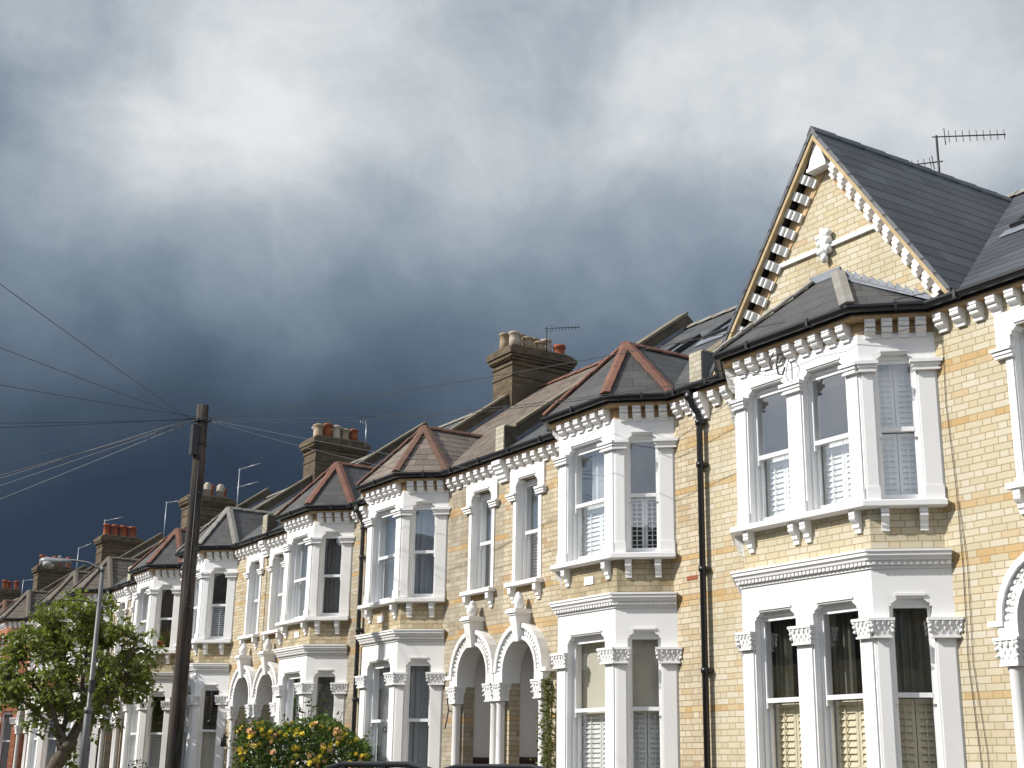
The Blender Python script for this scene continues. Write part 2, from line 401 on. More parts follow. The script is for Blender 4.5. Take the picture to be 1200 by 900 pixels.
brk_prof = [(0, .25), (.115, .25), (.115, .19)] + arcp((.085, .16), .03, 50, -50, 3) + [(.085, .12), (.055, .10), (.055, .06), (.03, .045), (.03, 0), (0, 0)]
ME['bracket'] = proto(lambda b: profx(b, brk_prof, .085), 'bracket', M['white'])
def leafcap(b, w, h, dep, seed=1, n=3):
    """foliate capital, front at y = -dep, carved leaves and an abacus"""
    g = random.Random(seed)
    b.box(L0, -w/2-.012, w/2+.012, -.01, dep+.02, 0, .022)
    b.hexa([(-w/2, 0, .022), (w/2, 0, .022), (w/2, -dep, .022), (-w/2, -dep, .022), (-w/2-.03, 0, h-.03), (w/2+.03, 0, h-.03), (w/2+.03, -dep-.035, h-.03), (-w/2-.03, -dep-.035, h-.03)])
    b.box(L0, -w/2-.045, w/2+.045, -.01, dep+.05, h-.03, h)
    for i in range(n):
        x = (i-(n-1)/2)*w/n*1.05
        for k, (zz, rr, yy) in enumerate(((.36, .022, .006), (.55, .022, .016), (.80, .026, .032))):
            sx = (0, w/n*.5, w/n*.2)[k]
            b.blob((x+sx, -dep-yy, h*zz), (rr*.8, rr*.55, rr*1.75), seed+i*7+k, .35, 4, 6)
    for sx in (-1, 1):
        for zz, rr in ((.35, .022), (.6, .027), (.8, .03)):
            b.blob((sx*(w/2+.018), -dep*.55, h*zz), (rr*.8, rr*1.2, rr*1.1), seed+31, .5, 4, 6)
            b.blob((sx*(w/2+.02), -dep-.02, h*zz), rr*.95, seed+37, .5, 4, 6)
ME['cap_a'] = proto(lambda b: leafcap(b, .17, .21, .05, 3), 'capital', M['white'])
ME['cap_w'] = proto(lambda b: leafcap(b, .27, .21, .05, 5, 4), 'capital', M['white'])
ME['cap_col'] = proto(lambda b: leafcap(b, .20, .28, .18, 9, 3), 'capital', M['white'])
ME['cap_col2'] = proto(lambda b: leafcap(b, .38, .28, .18, 11, 5), 'capital', M['white'])
def mcap(b, w):
    for z0, z1, d in ((0, .02, .035), (.02, .05, .02), (.05, .085, .04), (.085, .125, .06)):
        b.box(L0, -w/2-d+.02, w/2+d-.02, -.01, .03+d, z0, z1)
ME['mcap_a'] = proto(lambda b: mcap(b, .17), 'capital', M['white'])
ME['mcap_w'] = proto(lambda b: mcap(b, .27), 'capital', M['white'])

# ------------------------------------------------------------------ window
def curtain(b, fr, a0, a1, z0, z1, d, seed, amp=.025, lam=.09):
    g = random.Random(seed); n = max(6, int((a1-a0)/.02)); ph = g.random()*6
    top = []; bot = []
    for i in range(n+1):
        a = a0+(a1-a0)*i/n
        w = amp*math.sin(a/lam*6.28+ph+1.3*math.sin(a*9+ph))
        top.append(fr.pt(a, d+w, z1)); bot.append(fr.pt(a, d+w*1.3, z0))
    for i in range(n): b.face([bot[i], bot[i+1], top[i+1], top[i]], True)
def shutter(b, fr, a0, a1, z0, z1, d, leaves=2, tilt=66, pitch=.062):
    w = (a1-a0)/leaves
    for k in range(leaves):
        l, r = a0+k*w+.004, a0+(k+1)*w-.004
        st = .036
        b.box(fr, l, l+st, d-.015, d+.015, z0, z1); b.box(fr, r-st, r, d-.015, d+.015, z0, z1)
        b.box(fr, l+st, r-st, d-.014, d+.014, z0, z0+.05); b.box(fr, l+st, r-st, d-.014, d+.014, z1-.05, z1)
        n = int((z1-z0-.1)/pitch); hw_ = pitch*.70; cz = math.cos(R(tilt))*hw_; sz = math.sin(R(tilt))*hw_
        for i in range(n):
            z = z0+.05+(i+.5)*(z1-z0-.1)/n
            p = [fr.pt(a, d+sd*cz+e*sz*.12, z-sd*sz+e*cz*.12) for sd in (-1, 1) for e in (-1, 1) for a in (l+st, r-st)]
            b.hexa([p[0], p[1], p[5], p[4], p[2], p[3], p[7], p[6]])
        b.box(fr, (l+r)/2-.006, (l+r)/2+.006, d+.03, d+.042, z0+.08, z1-.08)
def venetian(b, fr, a0, a1, z0, z1, d, pitch=.05, tilt=35):
    n = int((z1-z0)/pitch); c, s_ = math.cos(R(tilt))*.022, math.sin(R(tilt))*.022
    for i in range(n):
        z = z0+(i+.5)*(z1-z0)/n
        b.face([fr.pt(a0, d-c, z+s_), fr.pt(a1, d-c, z+s_), fr.pt(a1, d+c, z-s_), fr.pt(a0, d+c, z-s_)])
def window(house, fr, a0, a1, z0, z1, zm, fill, rec=.10, seed=1, label=None):
    """sash window in opening a0..a1, z0..z1, meeting rail at zm; rec = recess behind the face"""
    b = MB(); s = .034; fw = .012 if a1-a0 < .5 else .02
    # box frame
    b.box(fr, a0-.02, a0+fw, -rec-.14, -rec+.01, z0-.02, z1); b.box(fr, a1-fw, a1+.02, -rec-.14, -rec+.01, z0-.02, z1)
    b.box(fr, a0+fw, a1-fw, -rec-.14, -rec+.01, z1-.055, z1); b.box(fr, a0-.02, a1+.02, -rec-.14, -rec+.02, z0-.05, z0+.02)
    l, r = a0+fw, a1-fw
    # upper sash (outer)
    u0, u1 = -rec-.045, -rec-.008
    b.box(fr, l, l+s, u0, u1, zm-.09, z1-.055); b.box(fr, r-s, r, u0, u1, zm-.09, z1-.055)
    b.box(fr, l+s, r-s, u0, u1, z1-.10, z1-.055); b.box(fr, l+s, r-s, u0, u1+.004, zm-.024, zm+.026)
    # lower sash (inner)
    w0, w1 = -rec-.092, -rec-.055
    b.box(fr, l, l+s, w0, w1, z0+.02, zm); b.box(fr, r-s, r, w0, w1, z0+.02, zm)
    b.box(fr, l+s, r-s, w0, w1, z0+.02, z0+.085); b.box(fr, l+s, r-s, w0, w1, zm-.02, zm+.024)
    o = b.build('window', M['sash'], house)
    if label: o['label'] = label
    p = MB()
    p.face([fr.pt(l+s, u0+.018, zm+.026), fr.pt(r-s, u0+.018, zm+.026), fr.pt(r-s, u0+.018, z1-.10), fr.pt(l+s, u0+.018, z1-.10)])
    p.face([fr.pt(l+s, w0+.018, z0+.085), fr.pt(r-s, w0+.018, z0+.085), fr.pt(r-s, w0+.018, zm-.02), fr.pt(l+s, w0+.018, zm-.02)])
    p.build('pane', M['glass'], o)
    di = -rec-.19
    a, c = a0-.03, a1+.03
    f = fill.split('+')
    for it in f:
        k = MB(); wd = a1-a0; lv = 2 if wd > .35 else 1
        if it == 'shut_low': shutter(k, fr, a+.04, c-.04, z0, zm+.01, di, lv); k.build('shutter', M['shutter_white'], o)
        elif it == 'shut_low_open': shutter(k, fr, a+.04, c-.04, z0, zm+.01, di, lv, tilt=8); k.build('shutter', M['shutter_white'], o)
        elif it == 'cream_low': shutter(k, fr, a+.04, c-.04, z0, zm-.03, di, lv, tilt=68, pitch=.07); k.build('shutter', M['cream'], o)
        elif it == 'shut_full':
            shutter(k, fr, a+.04, c-.04, z0, zm-.01, di, lv); shutter(k, fr, a+.04, c-.04, zm+.01, z1, di, lv); k.build('shutter', M['shutter_white'], o)
        elif it == 'roller': k.box(fr, a, c, di+.02, di+.024, zm-.05, z1+.02); k.build('roller_blind', M['blind_cream'], o)
        elif it == 'pale_low': k.box(fr, a, c, di+.02, di+.024, z0, zm+.0); k.build('roller_blind', M['blind_cream'], o)
        elif it == 'venetian': venetian(k, fr, a+.03, c-.03, z0, z1, di); k.build('blind', M['sash'], o)
        elif it == 'venetian_dark': venetian(k, fr, a+.03, c-.03, zm, z1, di, tilt=5); k.build('blind', M['sash'], o)
        elif it == 'ven_low': venetian(k, fr, a+.03, c-.03, z0, zm, di, tilt=60); k.build('blind', M['sash'], o)
        elif it in ('net', 'grey', 'olive', 'brown', 'lace'):
            curtain(k, fr, a, c, z0-.05, z1+.05, di-.05, seed, .018 if it != 'lace' else .01); k.build('curtain', M[{'net': 'net', 'grey': 'curtain_grey', 'olive': 'curtain_olive', 'brown': 'curtain_brown', 'lace': 'curtain_lace'}[it]], o)
        elif it in ('net_l', 'net_m', 'grey_l', 'olive_l', 'net_r'):
            w3 = (a1-a0)*.38
            if it == 'net_m': q0, q1 = a0+w3*.45, a0+w3*1.6
            elif it[-1] == 'r': q0, q1 = a1-w3, a1+.03
            else: q0, q1 = a0-.03, a0+w3
            curtain(k, fr, q0, q1, z0-.05, z1+.05, di-.05, seed, .03, .07); k.build('curtain', M[{'net': 'net', 'grey': 'curtain_grey', 'olive': 'curtain_olive'}[it.split('_')[0]]], o)
    return o

def wallgrid(b, fr, a0, a1, z0, z1, holes, th=.3, reveal=True):
    """front skin with rectangular holes and reveals; fr.n outward, face at d = 0"""
    xs = sorted({a0, a1, *[h[0] for h in holes], *[h[1] for h in holes]}); zs = sorted({z0, z1, *[h[2] for h in holes], *[h[3] for h in holes]})
    xs = [x for x in xs if a0 <= x <= a1]; zs = [z for z in zs if z0 <= z <= z1]
    for i in range(len(xs)-1):
        for j in range(len(zs)-1):
            cx, cz = (xs[i]+xs[i+1])/2, (zs[j]+zs[j+1])/2
            if any(h[0] < cx < h[1] and h[2] < cz < h[3] for h in holes): continue
            for d in (0, -th):
                b.face([fr.pt(xs[i], d, zs[j]), fr.pt(xs[i+1], d, zs[j]), fr.pt(xs[i+1], d, zs[j+1]), fr.pt(xs[i], d, zs[j+1])])
    if reveal:
        for h in holes:
            l, r, lo, hi = max(h[0], a0), min(h[1], a1), max(h[2], z0), min(h[3], z1)
            for A, B in (((l, lo), (l, hi)), ((r, lo), (r, hi)), ((l, hi), (r, hi)), ((l, lo), (r, lo))):
                b.face([fr.pt(A[0], 0, A[1]), fr.pt(B[0], 0, B[1]), fr.pt(B[0], -th, B[1]), fr.pt(A[0], -th, A[1])])
    for A, B in (((a0, z0), (a0, z1)), ((a1, z0), (a1, z1)), ((a0, z1), (a1, z1)), ((a0, z0), (a1, z0))):
        b.face([fr.pt(A[0], 0, A[1]), fr.pt(B[0], 0, B[1]), fr.pt(B[0], -th, B[1]), fr.pt(A[0], -th, A[1])])
def shoulders(b, fr, a0, a1, zt, th, s=.055):
    """stepped shoulders in the top corners of an opening, and a raised label above it"""
    for sx, e in ((1, a0), (-1, a1)):
        pts = [(e, zt), (e+sx*s*1.5, zt), (e+sx*s*1.5, zt-s*.35), (e+sx*s*.75, zt-s*.95), (e+sx*s*.45, zt-s*.95), (e+sx*s*.45, zt-s*1.6), (e, zt-s*1.6)]
        b.prism([fr.pt(a, -.001, z) for a, z in pts], fr.n*(-th+.002))
    b.box(fr, a0+s*1.2, a1-s*1.2, 0, .018, zt+.018, zt+.045)

EAVE = 5.0
ZR = lambda y: 5.15+.726*(y+.15)      # main roof plane
RY = 3.9
def tilesline(b, p0, p1, nL, nR, w=.11, seg=.33, th=.028, lift=.02):
    """angular hip or ridge tiles laid end to end from p0 to p1; nL, nR = directions down each side"""
    p0, p1 = Vector(p0), Vector(p1); d = (p1-p0); L = d.length; t = d/L; n = max(1, round(L/seg))
    nL, nR = Vector(nL), Vector(nR)
    nL = (nL-t*nL.dot(t)).normalized(); nR = (nR-t*nR.dot(t)).normalized()
    up = -(nL+nR).normalized()
    for i in range(n):
        a = p0+t*(L*i/n+.004)+up*lift; c = p0+t*(L*(i+1)/n-.004)+up*(lift+.012)
        for s_, q in ((1, nL), (-1, nR)):
            o = up*th
            b.hexa([a, c, c+q*w, a+q*w, a+o, c+o, c+q*w+o, a+q*w+o])

# ------------------------------------------------------------------ house generator
HOUSES = []
def house(idx, x0, d, W, bs, label, brick, white, roofm, bayroofm, ridgem, fills, porchm='porch', gable=False, chim=None, dado=True, detail=2, name='terraced_house', bayonly=False):
    """x0 = party wall on the bay side, d = +1/-1 direction towards the door, W width, bs = (back0, front0, front1, back1) distances of the bay"""
    root = empty(name, (x0+d*W/2, 0, GZ), label, 'house', 'terraced houses along the street')
    X = lambda s_: x0+d*s_
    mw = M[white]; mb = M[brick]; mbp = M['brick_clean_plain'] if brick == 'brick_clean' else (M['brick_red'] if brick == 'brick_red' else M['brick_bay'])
    p = .6
    xa, xb = sorted((X(0), X(W)))
    # bay plan, left to right
    if d > 0: pl = [(X(bs[0]), 0), (X(bs[1]), -p), (X(bs[2]), -p), (X(bs[3]), 0)]
    else: pl = [(X(bs[3]), 0), (X(bs[2]), -p), (X(bs[1]), -p), (X(bs[0]), 0)]
    bl, brr = pl[0][0], pl[3][0]; fl, fr_ = pl[1][0], pl[2][0]
    S = Fr(xa, 0, 1, 0, 0, -1)     # main wall frame, a from left party wall
    aa = lambda x: x-xa
    xd = X(W-.70) if not gable else X(5.27)
    # ---- main wall
    dw = .46
    uw = .325
    holes = [(aa(bl)+.1, aa(brr)-.1, -1.0, 1.95), (aa(bl)+.1, aa(brr)-.1, 2.95, 4.65),
             (aa(xd)-dw, aa(xd)+dw, GZ+.15, 2.0), (aa(xd)-uw, aa(xd)+uw, 2.98, 4.63)]
    b = MB(); wallgrid(b, S, 0, xb-xa, GZ, EAVE, holes, .20)
    T = .22                                           # flank and back walls
    b.box(WORLD, xa, xa+.11, -8., -.202, GZ, EAVE); b.box(WORLD, xb-.11, xb, -8., -.202, GZ, EAVE)
    b.box(WORLD, xa+.11, xb-.11, -8., -7.8, GZ, EAVE)
    wall = b.build('wall', mb, root)
    b = MB()
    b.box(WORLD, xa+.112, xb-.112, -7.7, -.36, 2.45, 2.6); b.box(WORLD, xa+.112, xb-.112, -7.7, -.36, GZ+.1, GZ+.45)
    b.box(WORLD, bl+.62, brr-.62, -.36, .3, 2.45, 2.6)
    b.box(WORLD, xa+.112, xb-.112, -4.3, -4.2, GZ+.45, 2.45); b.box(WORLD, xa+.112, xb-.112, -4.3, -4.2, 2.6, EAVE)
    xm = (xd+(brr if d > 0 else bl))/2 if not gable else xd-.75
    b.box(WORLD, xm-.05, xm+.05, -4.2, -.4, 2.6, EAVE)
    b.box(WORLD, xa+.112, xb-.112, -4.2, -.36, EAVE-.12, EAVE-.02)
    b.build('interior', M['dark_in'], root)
    # ---- eaves course
    b = MB(); path = [(xa, 0)]+pl+[(xb, 0)]
    b.sweep(path, [(-.02, EAVE+.002), (.135, EAVE+.002), (.135, EAVE+.04), (-.02, EAVE+.04)])
    b.sweep(pl, [(-.03, 4.852), (-.012, 4.852), (-.012, EAVE), (-.03, EAVE)])
    eav = b.build('eaves', M['eaves_brick'], root)
    # ---- bay stucco
    faces = []
    for i in range(3):
        A, B = pl[i], pl[i+1]; tx, ty = B[0]-A[0], B[1]-A[1]; faces.append((Fr(A[0], A[1], tx, ty, ty, -tx), math.hypot(tx, ty)))
    b = MB(); th = .13
    lo_z, hi_z = GZ, 4.85
    open_all = []
    for i, (f, Ln) in enumerate(faces):
        if i == 1:
            if gable: m_ = Ln/2; ops = [(m_-.815, m_-.135), (m_+.135, m_+.815)]
            else: ops = [(Ln/2-.445, Ln/2+.445)]
        else: ops = [(.165, .61)] if i == 2 else [(Ln-.61, Ln-.165)]
        open_all.append(ops)
        for z0, z1, (o0, o1) in ((GZ, 2.2, (-.62, 1.89)), (2.95, 4.85, (2.95, 4.62))):
            hs = [(a, c, o0, o1) for a, c in ops]
            if z0 > 0: hs = [(a, c, o0+.0001, o1) for a, c in ops]
            wallgrid(b, f, 0, Ln, z0, z1, hs, th)
            for a, c in ops: shoulders(b, f, a, c, o1, th)
        # pilasters
        edges = [0.]+[x for o in ops for x in o]+[Ln]
        for k in range(0, len(edges), 2):
            e0, e1 = edges[k], edges[k+1]; w_ = e1-e0
            l_, r_ = e0+.012, e1-.012
            if w_ < .1: continue
            for zz0, zz1 in ((-1.0, 1.46), (2.95, 4.40)):
                b.box(f, l_+.012, r_-.012, .0005, .018, zz0, zz1)
                b.box(f, l_, r_, .0008, .034, zz0, zz0+.145 if zz0 > 0 else -.62)
            mid = (e0+e1)/2
            wide = w_ > .22
            inst('capital', ME['mcap_w' if wide else 'mcap_a'], root, f.mat(mid, .0, 4.40)).data
            inst('capital', ME['cap_w' if wide else 'cap_a'], root, f.mat(mid, .0, 1.46))
    # thin render line round the head
    bay = b.build('bay', M['brick_red'] if idx in (9, 10) else mw, root)
    # cornice with dentils, sill
    b = MB()
    b.sweep(pl, [(-.1, 2.20), (.02, 2.20), (.02, 2.235), (.05, 2.238), (.05, 2.275), (.075, 2.285), (.085, 2.315), (.11, 2.33), (.11, 2.365), (.125, 2.37), (.125, 2.395), (-.1, 2.41)])
    for f, Ln in faces:
        n = int(Ln/.06)
        for k in range(n): b.box(f, Ln*(k+.5)/n-.018, Ln*(k+.5)/n+.018, .04, .066, 2.241, 2.272)
    b.build('cornice', mw, root)
    b = MB()
    b.sweep(pl, [(-.12, 2.862), (.10, 2.862), (.115, 2.87), (.115, 2.925), (.10, 2.935), (-.12, 2.955)])
    b.build('sill', mw, root)
    b = MB(); b.sweep(pl, [(-.12, -.72), (.06, -.72), (.075, -.70), (.075, -.64), (-.12, -.62)]); b.build('sill', mw, root)
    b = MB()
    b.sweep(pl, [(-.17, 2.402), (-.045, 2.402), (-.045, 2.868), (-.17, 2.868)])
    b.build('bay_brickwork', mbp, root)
    for (f, Ln), ops in zip(faces, open_all):
        for a, c in ops:
            for x_ in (a-.04, c+.04) if (c-a) > .5 else (a+.02, c-.02):
                inst('bracket', ME['bracket'], root, f.mat(x_, -.045, 2.612))
    # ---- corbels under the eaves
    for i, (f, Ln) in enumerate(faces):
        n = round((Ln-.06)/.225) if i == 1 else 4; st = (Ln-.10)/n
        for k in range(n): inst('corbel', ME['corbel'], root, f.mat(.05+st*(k+.5), -.012, EAVE-.2))
    wl = [(xa+.17, bl-.04), (brr+.04, xb-.17)]
    for l_, r_ in wl:
        n = max(0, round((r_-l_)/.232))
        for k in range(n): inst('corbel', ME['corbel'], root, WORLD.mat(l_+(r_-l_)*(k+.5)/n, 0, EAVE-.2))
    # ---- windows
    for lev, (z0, z1, zm) in enumerate(((-.62, 1.89, .88), (2.95, 4.62, 3.765))):
        for i, (f, Ln) in enumerate(faces):
            for j, (a, c) in enumerate(open_all[i]):
                key = ('g' if lev == 0 else 'u')+('f' if i == 1 else 'c')
                window(root, f, a, c, z0, z1, zm, fills[key], th-.035, idx*20+i*3+j)
    # ---- upper window beside the bay
    ad = aa(xd)
    b = MB()
    for l_, r_ in ((ad-.5, ad-uw), (ad+uw, ad+.5)): b.box(S, l_, r_, .0, .035, 4.33, 4.8)
    b.box(S, ad-uw, ad+uw, .0, .035, 4.63, 4.8)
    shoulders(b, Fr(S.A.x, S.A.y-.035, 1, 0, 0, -1), ad-uw, ad+uw, 4.63, .15)
    for l_, r_ in ((ad-uw-.085, ad-uw), (ad+uw, ad+uw+.085)):
        b.box(S, l_, r_, .0, .02, 2.95, 4.33)
    for sx in (-1, 1):
        l_, r_ = sorted((ad+sx*(uw-.03), ad+sx*.5))
        for k, (zz, e) in enumerate(((4.30, .02), (4.335, .035), (4.375, .055))):
            b.box(S, l_-(e if sx < 0 else 0), r_+(e if sx > 0 else 0), 0, .04+e, zz, zz+.034)
    b.box(S, ad-uw-.0, ad-uw+.012, -.12, .0, 2.95, 4.6); b.box(S, ad+uw-.012, ad+uw, -.12, .0, 2.95, 4.6)
    b.build('window_surround', mw, root)
    b = MB(); b.box(S, ad-.47, ad+.47, -.1, .14, 2.885, 2.95); b.build('sill', mw, root, .006)
    for sx in (-1, 1): inst('bracket', ME['bracket'], root, S.mat(ad+sx*.36, 0, 2.635))
    window(root, S, ad-uw+.012, ad+uw-.012, 2.95, 4.62, 3.765, fills['w'], .12, idx*20+17)
    # ---- porch
    b = MB(); zs = 1.56; yf = -.13
    rp = [(.46, 0)]
    def arch(r, zc, n=14, k=1.06): return [(r*math.cos(math.pi*i/n), zc+r*k*math.sin(math.pi*i/n)) for i in range(n+1)]
    def ring(r0, r1, d0, d1, zc=zs):
        o, i_ = arch(r1, zc), arch(r0, zc)
        for k in range(len(o)-1):
            q = [S.pt(ad+u, dd, z) for dd in (d0, d1) for (u, z) in (i_[k], i_[k+1], o[k+1], o[k])]
            b.hexa(q)
    ring(.455, .50, -.199, .15); ring(.50, .625, -.19, .115); ring(.625, .69, 0, .17)
    for sx in (-1, 1):
        l_, r_ = sorted((ad+sx*.455, ad+sx*.687)); b.box(S, l_, r_, -.19, .15, 1.40, zs)
        l_, r_ = sorted((ad+sx*.46, ad+sx*.60)); 
    # outer hood stop, on the bay side
    sx = -d
    l_, r_ = sorted((ad+sx*.62, ad+sx*.80)); b.box(S, l_, r_, 0, .172, zs-.045, zs+.012)
    b.build('porch_arch', mw, root)
    b = MB(); g = random.Random(idx)
    for k in range(26):
        t_ = math.pi*(k+.5)/26
        if abs(t_-math.pi/2) < .2: continue
        for r_, rr in ((.54, .03), (.59, .026)):
            b.blob(S.pt(ad+r_*math.cos(t_), .118, zs+1.06*r_*math.sin(t_)), (rr*(1+.3*g.random()), .022, rr*(1+.3*g.random())), k+idx, .6, 4, 6)
    b.build('carved_foliage', mw, root)
    b = MB()
    # keystone and finial
    kz = 2.0
    b.hexa([S.pt(ad-.075, 0, kz), S.pt(ad+.075, 0, kz), S.pt(ad+.06, .19, kz), S.pt(ad-.06, .19, kz), S.pt(ad-.12, 0, kz+.40), S.pt(ad+.12, 0, kz+.40), S.pt(ad+.10, .27, kz+.40), S.pt(ad-.10, .27, kz+.40)])
    for z0, z1, e in ((kz+.40, kz+.43, .015), (kz+.43, kz+.47, .04), (kz+.47, kz+.50, .02)): b.box(S, ad-.11-e, ad+.11+e, -.0, .27+e, z0, z1)
    b.blob(S.pt(ad, .15, kz+.60), (.085, .10, .13), idx, .35, 5, 8); b.blob(S.pt(ad, .15, kz+.71), (.05, .06, .06), idx+1, .3, 4, 8)
    b.build('keystone', mw, root)
    # impost and capitals, columns
    sxb = -d
    for sx in (-1, 1):
        c_ = ad+sx*.58
        if sx == sxb:
            inst('capital', ME['cap_col'], root, S.mat(c_-sx*.0, -.02, 1.12))
            b = MB(); b.lathe(S.pt(c_, .06, 0), [(.10, GZ+.2), (.10, GZ+.3), (.075, GZ+.36), (.07, 1.06), (.085, 1.09), (.085, 1.12)], 14); b.build('column', mw, root)
        else:
            inst('capital', ME['cap_col'], root, S.mat(c_-sx*.0, -.02, 1.12))
            b = MB(); b.lathe(S.pt(c_+sx*.03, .06, 0), [(.10, GZ+.2), (.10, GZ+.3), (.072, GZ+.36), (.068, 1.06), (.083, 1.09), (.083, 1.12)], 14); b.build('column', mw, root)
    b = MB(); pm = M[porchm]
    # porch recess: brick jambs come from the wall; plaster lining behind
    b.box(S, ad-.64, ad-.50, -1.6, -.205, GZ+.1, 2.3); b.box(S, ad+.50, ad+.64, -1.6, -.205, GZ+.1, 2.3)
    b.box(S, ad-.50, ad+.50, -1.6, -.205, 2.16, 2.3); b.box(S, ad-.64, ad+.64, -1.7, -1.6, GZ+.1, 2.3)
    b.build('porch_lining', pm, root)
    for l_, r_ in ((ad-.50, ad-.485), (ad+.485, ad+.50)):
        b = MB(); b.box(S, l_, r_, -1.6, -.21, GZ+.1, .28); b.build('dado', M['dado'], root)
    b = MB(); b.box(S, ad-.42, ad+.42, -1.6, -1.55, GZ+.15, .55)
    for zz0, zz1 in ((GZ+.3, -.6), (-.45, .4)):
        for sx in (-1, 1): l_, r_ = sorted((ad+sx*.06, ad+sx*.34)); b.box(S, l_, r_, -1.55, -1.53, zz0, zz1)
    do = b.build('door', M['door'], root)
    b = MB(); b.box(S, ad-.5, ad+.5, -1.6, .1, GZ, GZ+.15); b.build('doorstep', M['paving'], root)
    # ---- gutter, fascia
    b = MB()
    g0 = .145
    gut = [(g0, EAVE+.055)]+[(g0+.06+.06*math.cos(R(a)), EAVE+.115+.06*math.sin(R(a))) for a in range(180, 361, 30)]+[(g0+.12, EAVE+.125), (g0+.108, EAVE+.125), (g0+.108, EAVE+.115), (g0+.01, EAVE+.08)]
    b.sweep(path, [(.136, EAVE+.041), (.155, EAVE+.041), (.155, EAVE+.125), (.136, EAVE+.125)])
    b.sweep(path, [(g0+.06+.062*math.cos(R(a)), EAVE+.118+.062*math.sin(R(a))) for a in range(170, 371, 25)]+[(g0+.112, EAVE+.13), (g0+.06, EAVE+.07), (g0+.012, EAVE+.13)], True)
    for i in range(len(path)-1):
        A, B = Vector((*path[i], 0)), Vector((*path[i+1], 0)); Ln = (B-A).length
        if Ln < .3: continue
        f = Fr(A.x, A.y, B.x-A.x, B.y-A.y, (B-A).y, -(B-A).x); n = max(1, int(Ln/.9))
        for k in range(n):
            a = Ln*(k+.5)/n; b.box(f, a-.018, a+.018, g0-.008, g0+.13, EAVE+.052, EAVE+.14)
    b.build('gutter', M['black'], root)
    # ---- bay roof
    rm = M[bayroofm]; e = .24; ze = EAVE+.13
    cx = (bl+brr)/2
    def off(i):      # eave corner i of the bay, pushed out by e
        A = Vector((*pl[i], 0))
        n1 = faces[i-1][0].n if i > 0 else Vector((0, -1, 0)); n2 = faces[i][0].n if i < 3 else Vector((0, -1, 0))
        mv = (n1+n2).normalized(); mv = mv/mv.dot(n1); return A+mv*e+Vector((0, 0, ze))
    E1, E2 = off(1), off(2); E0, E3 = off(0), off(3)
    E0 = Vector((bl-e*.55, -.12, ze)); E3 = Vector((brr+e*.55, -.12, ze))
    b = MB(); hip = MB()
    if not gable:
        ap = Vector((cx, .15, 6.27)); yb = (6.27-5.15)/.726-.15
        rb = Vector((cx, yb+.05, 6.27)); kL = Vector((E0.x, .0, ze-.02)); kR = Vector((E3.x, .0, ze-.02))
        for poly in ((E1, E2, ap), (E0, E1, ap), (E2, E3, ap), (E3, kR, rb, ap), (kL, E0, ap, rb)): b.face(poly)
        b.face([E0, E1, E2, E3]); b.face([E0, E3, kR, kL])
        b.build('bay_roof', rm, root)
        for P0, dl, dr in ((E1, E0-E1, E2-E1), (E2, E1-E2, E3-E2), (E3, E2-E3, Vector((0, 1, 0))), (E0, Vector((0, 1, 0)), E1-E0)):
            hip = MB(); tilesline(hip, P0+(ap-P0)*.02, ap, Vector(dl)+Vector((0, 0, -.02)), Vector(dr)+Vector((0, 0, -.02)), .083); hip.build('hip_tiles', M[ridgem], root)
        hip = MB(); tilesline(hip, ap, rb, (1, 0, -.9), (-1, 0, -.9), .085); hip.build('ridge_tiles', M[ridgem], root)
        b = MB()
        for sx, k_ in ((1, kR), (-1, kL)):
            A = Vector((k_.x+sx*.0, -.12, ze+.03)); B = rb+Vector((sx*.05, 0, .0)); t_ = (B-A)
            w_ = Vector((sx*.16, 0, 0)); up = Vector((0, 0, .035))
            b.face([A, B, B+w_+up*.6, A+w_+up*.4])
        b.build('valley_lead', M['lead'], root)
    else:
        T0, T1 = Vector((-11.27, -.004, 5.97)), Vector((-10.86, -.004, 5.97))
        b.face([E1, E2, T1, T0]); b.face([E0, E1, T0]); b.face([E2, E3, T1]); b.face([E0, T0, T1, E3]); b.face([E0, E1, E2, E3])
        b.build('bay_roof', rm, root)
        tilesline(hip, E1, T0, E0-E1, E2-E1, .08); hip.build('hip_tiles', M['ridge_grey'], root)
        hip = MB(); tilesline(hip, E2, T1, E1-E2, E3-E2, .09); hip.build('hip_tiles', M['ridge_grey'], root)
        b = MB()
        # stepped lead flashing against the gable brick
        for A, B in ((T1, Vector((E3.x, -.004, ze+.02))),):
            n = 12
            for k in range(n):
                p0 = A+(B-A)*k/n; p1 = A+(B-A)*(k+1)/n
                zt = max(p0.z, p1.z)+.055
                b.prism([(p0.x, -.012, p0.z-.02), (p1.x, -.012, p1.z-.02), (p1.x, -.012, p1.z+.05), (p0.x+.02, -.012, zt+.03)], (0, .01, 0))
            b.prism([A+Vector((0, 0, -.01)), B, B+Vector((0, -.16, .005)), A+Vector((.03, -.15, -.08))], (0, 0, .02))
        b.box(WORLD, T0.x-.05, T1.x+.05, .001, .03, 5.95, 6.05)
        b.build('flashing', M['lead'], root)
    # ---- main roof
    b = MB(); y0 = -.2; zb = ZR(y0)
    b.hexa([(xa, y0, zb-.04), (xb, y0, zb-.04), (xb, RY, ZR(RY)-.04), (xa, RY, ZR(RY)-.04), (xa, y0, zb), (xb, y0, zb), (xb, RY, ZR(RY)), (xa, RY, ZR(RY))])
    b.hexa([(xa, RY, ZR(RY)-.04), (xb, RY, ZR(RY)-.04), (xb, 8.1, EAVE), (xa, 8.1, EAVE), (xa, RY, ZR(RY)), (xb, RY, ZR(RY)), (xb, 8.1, EAVE+.05), (xa, 8.1, EAVE+.05)])
    roof = b.build('roof', M[roofm], root)
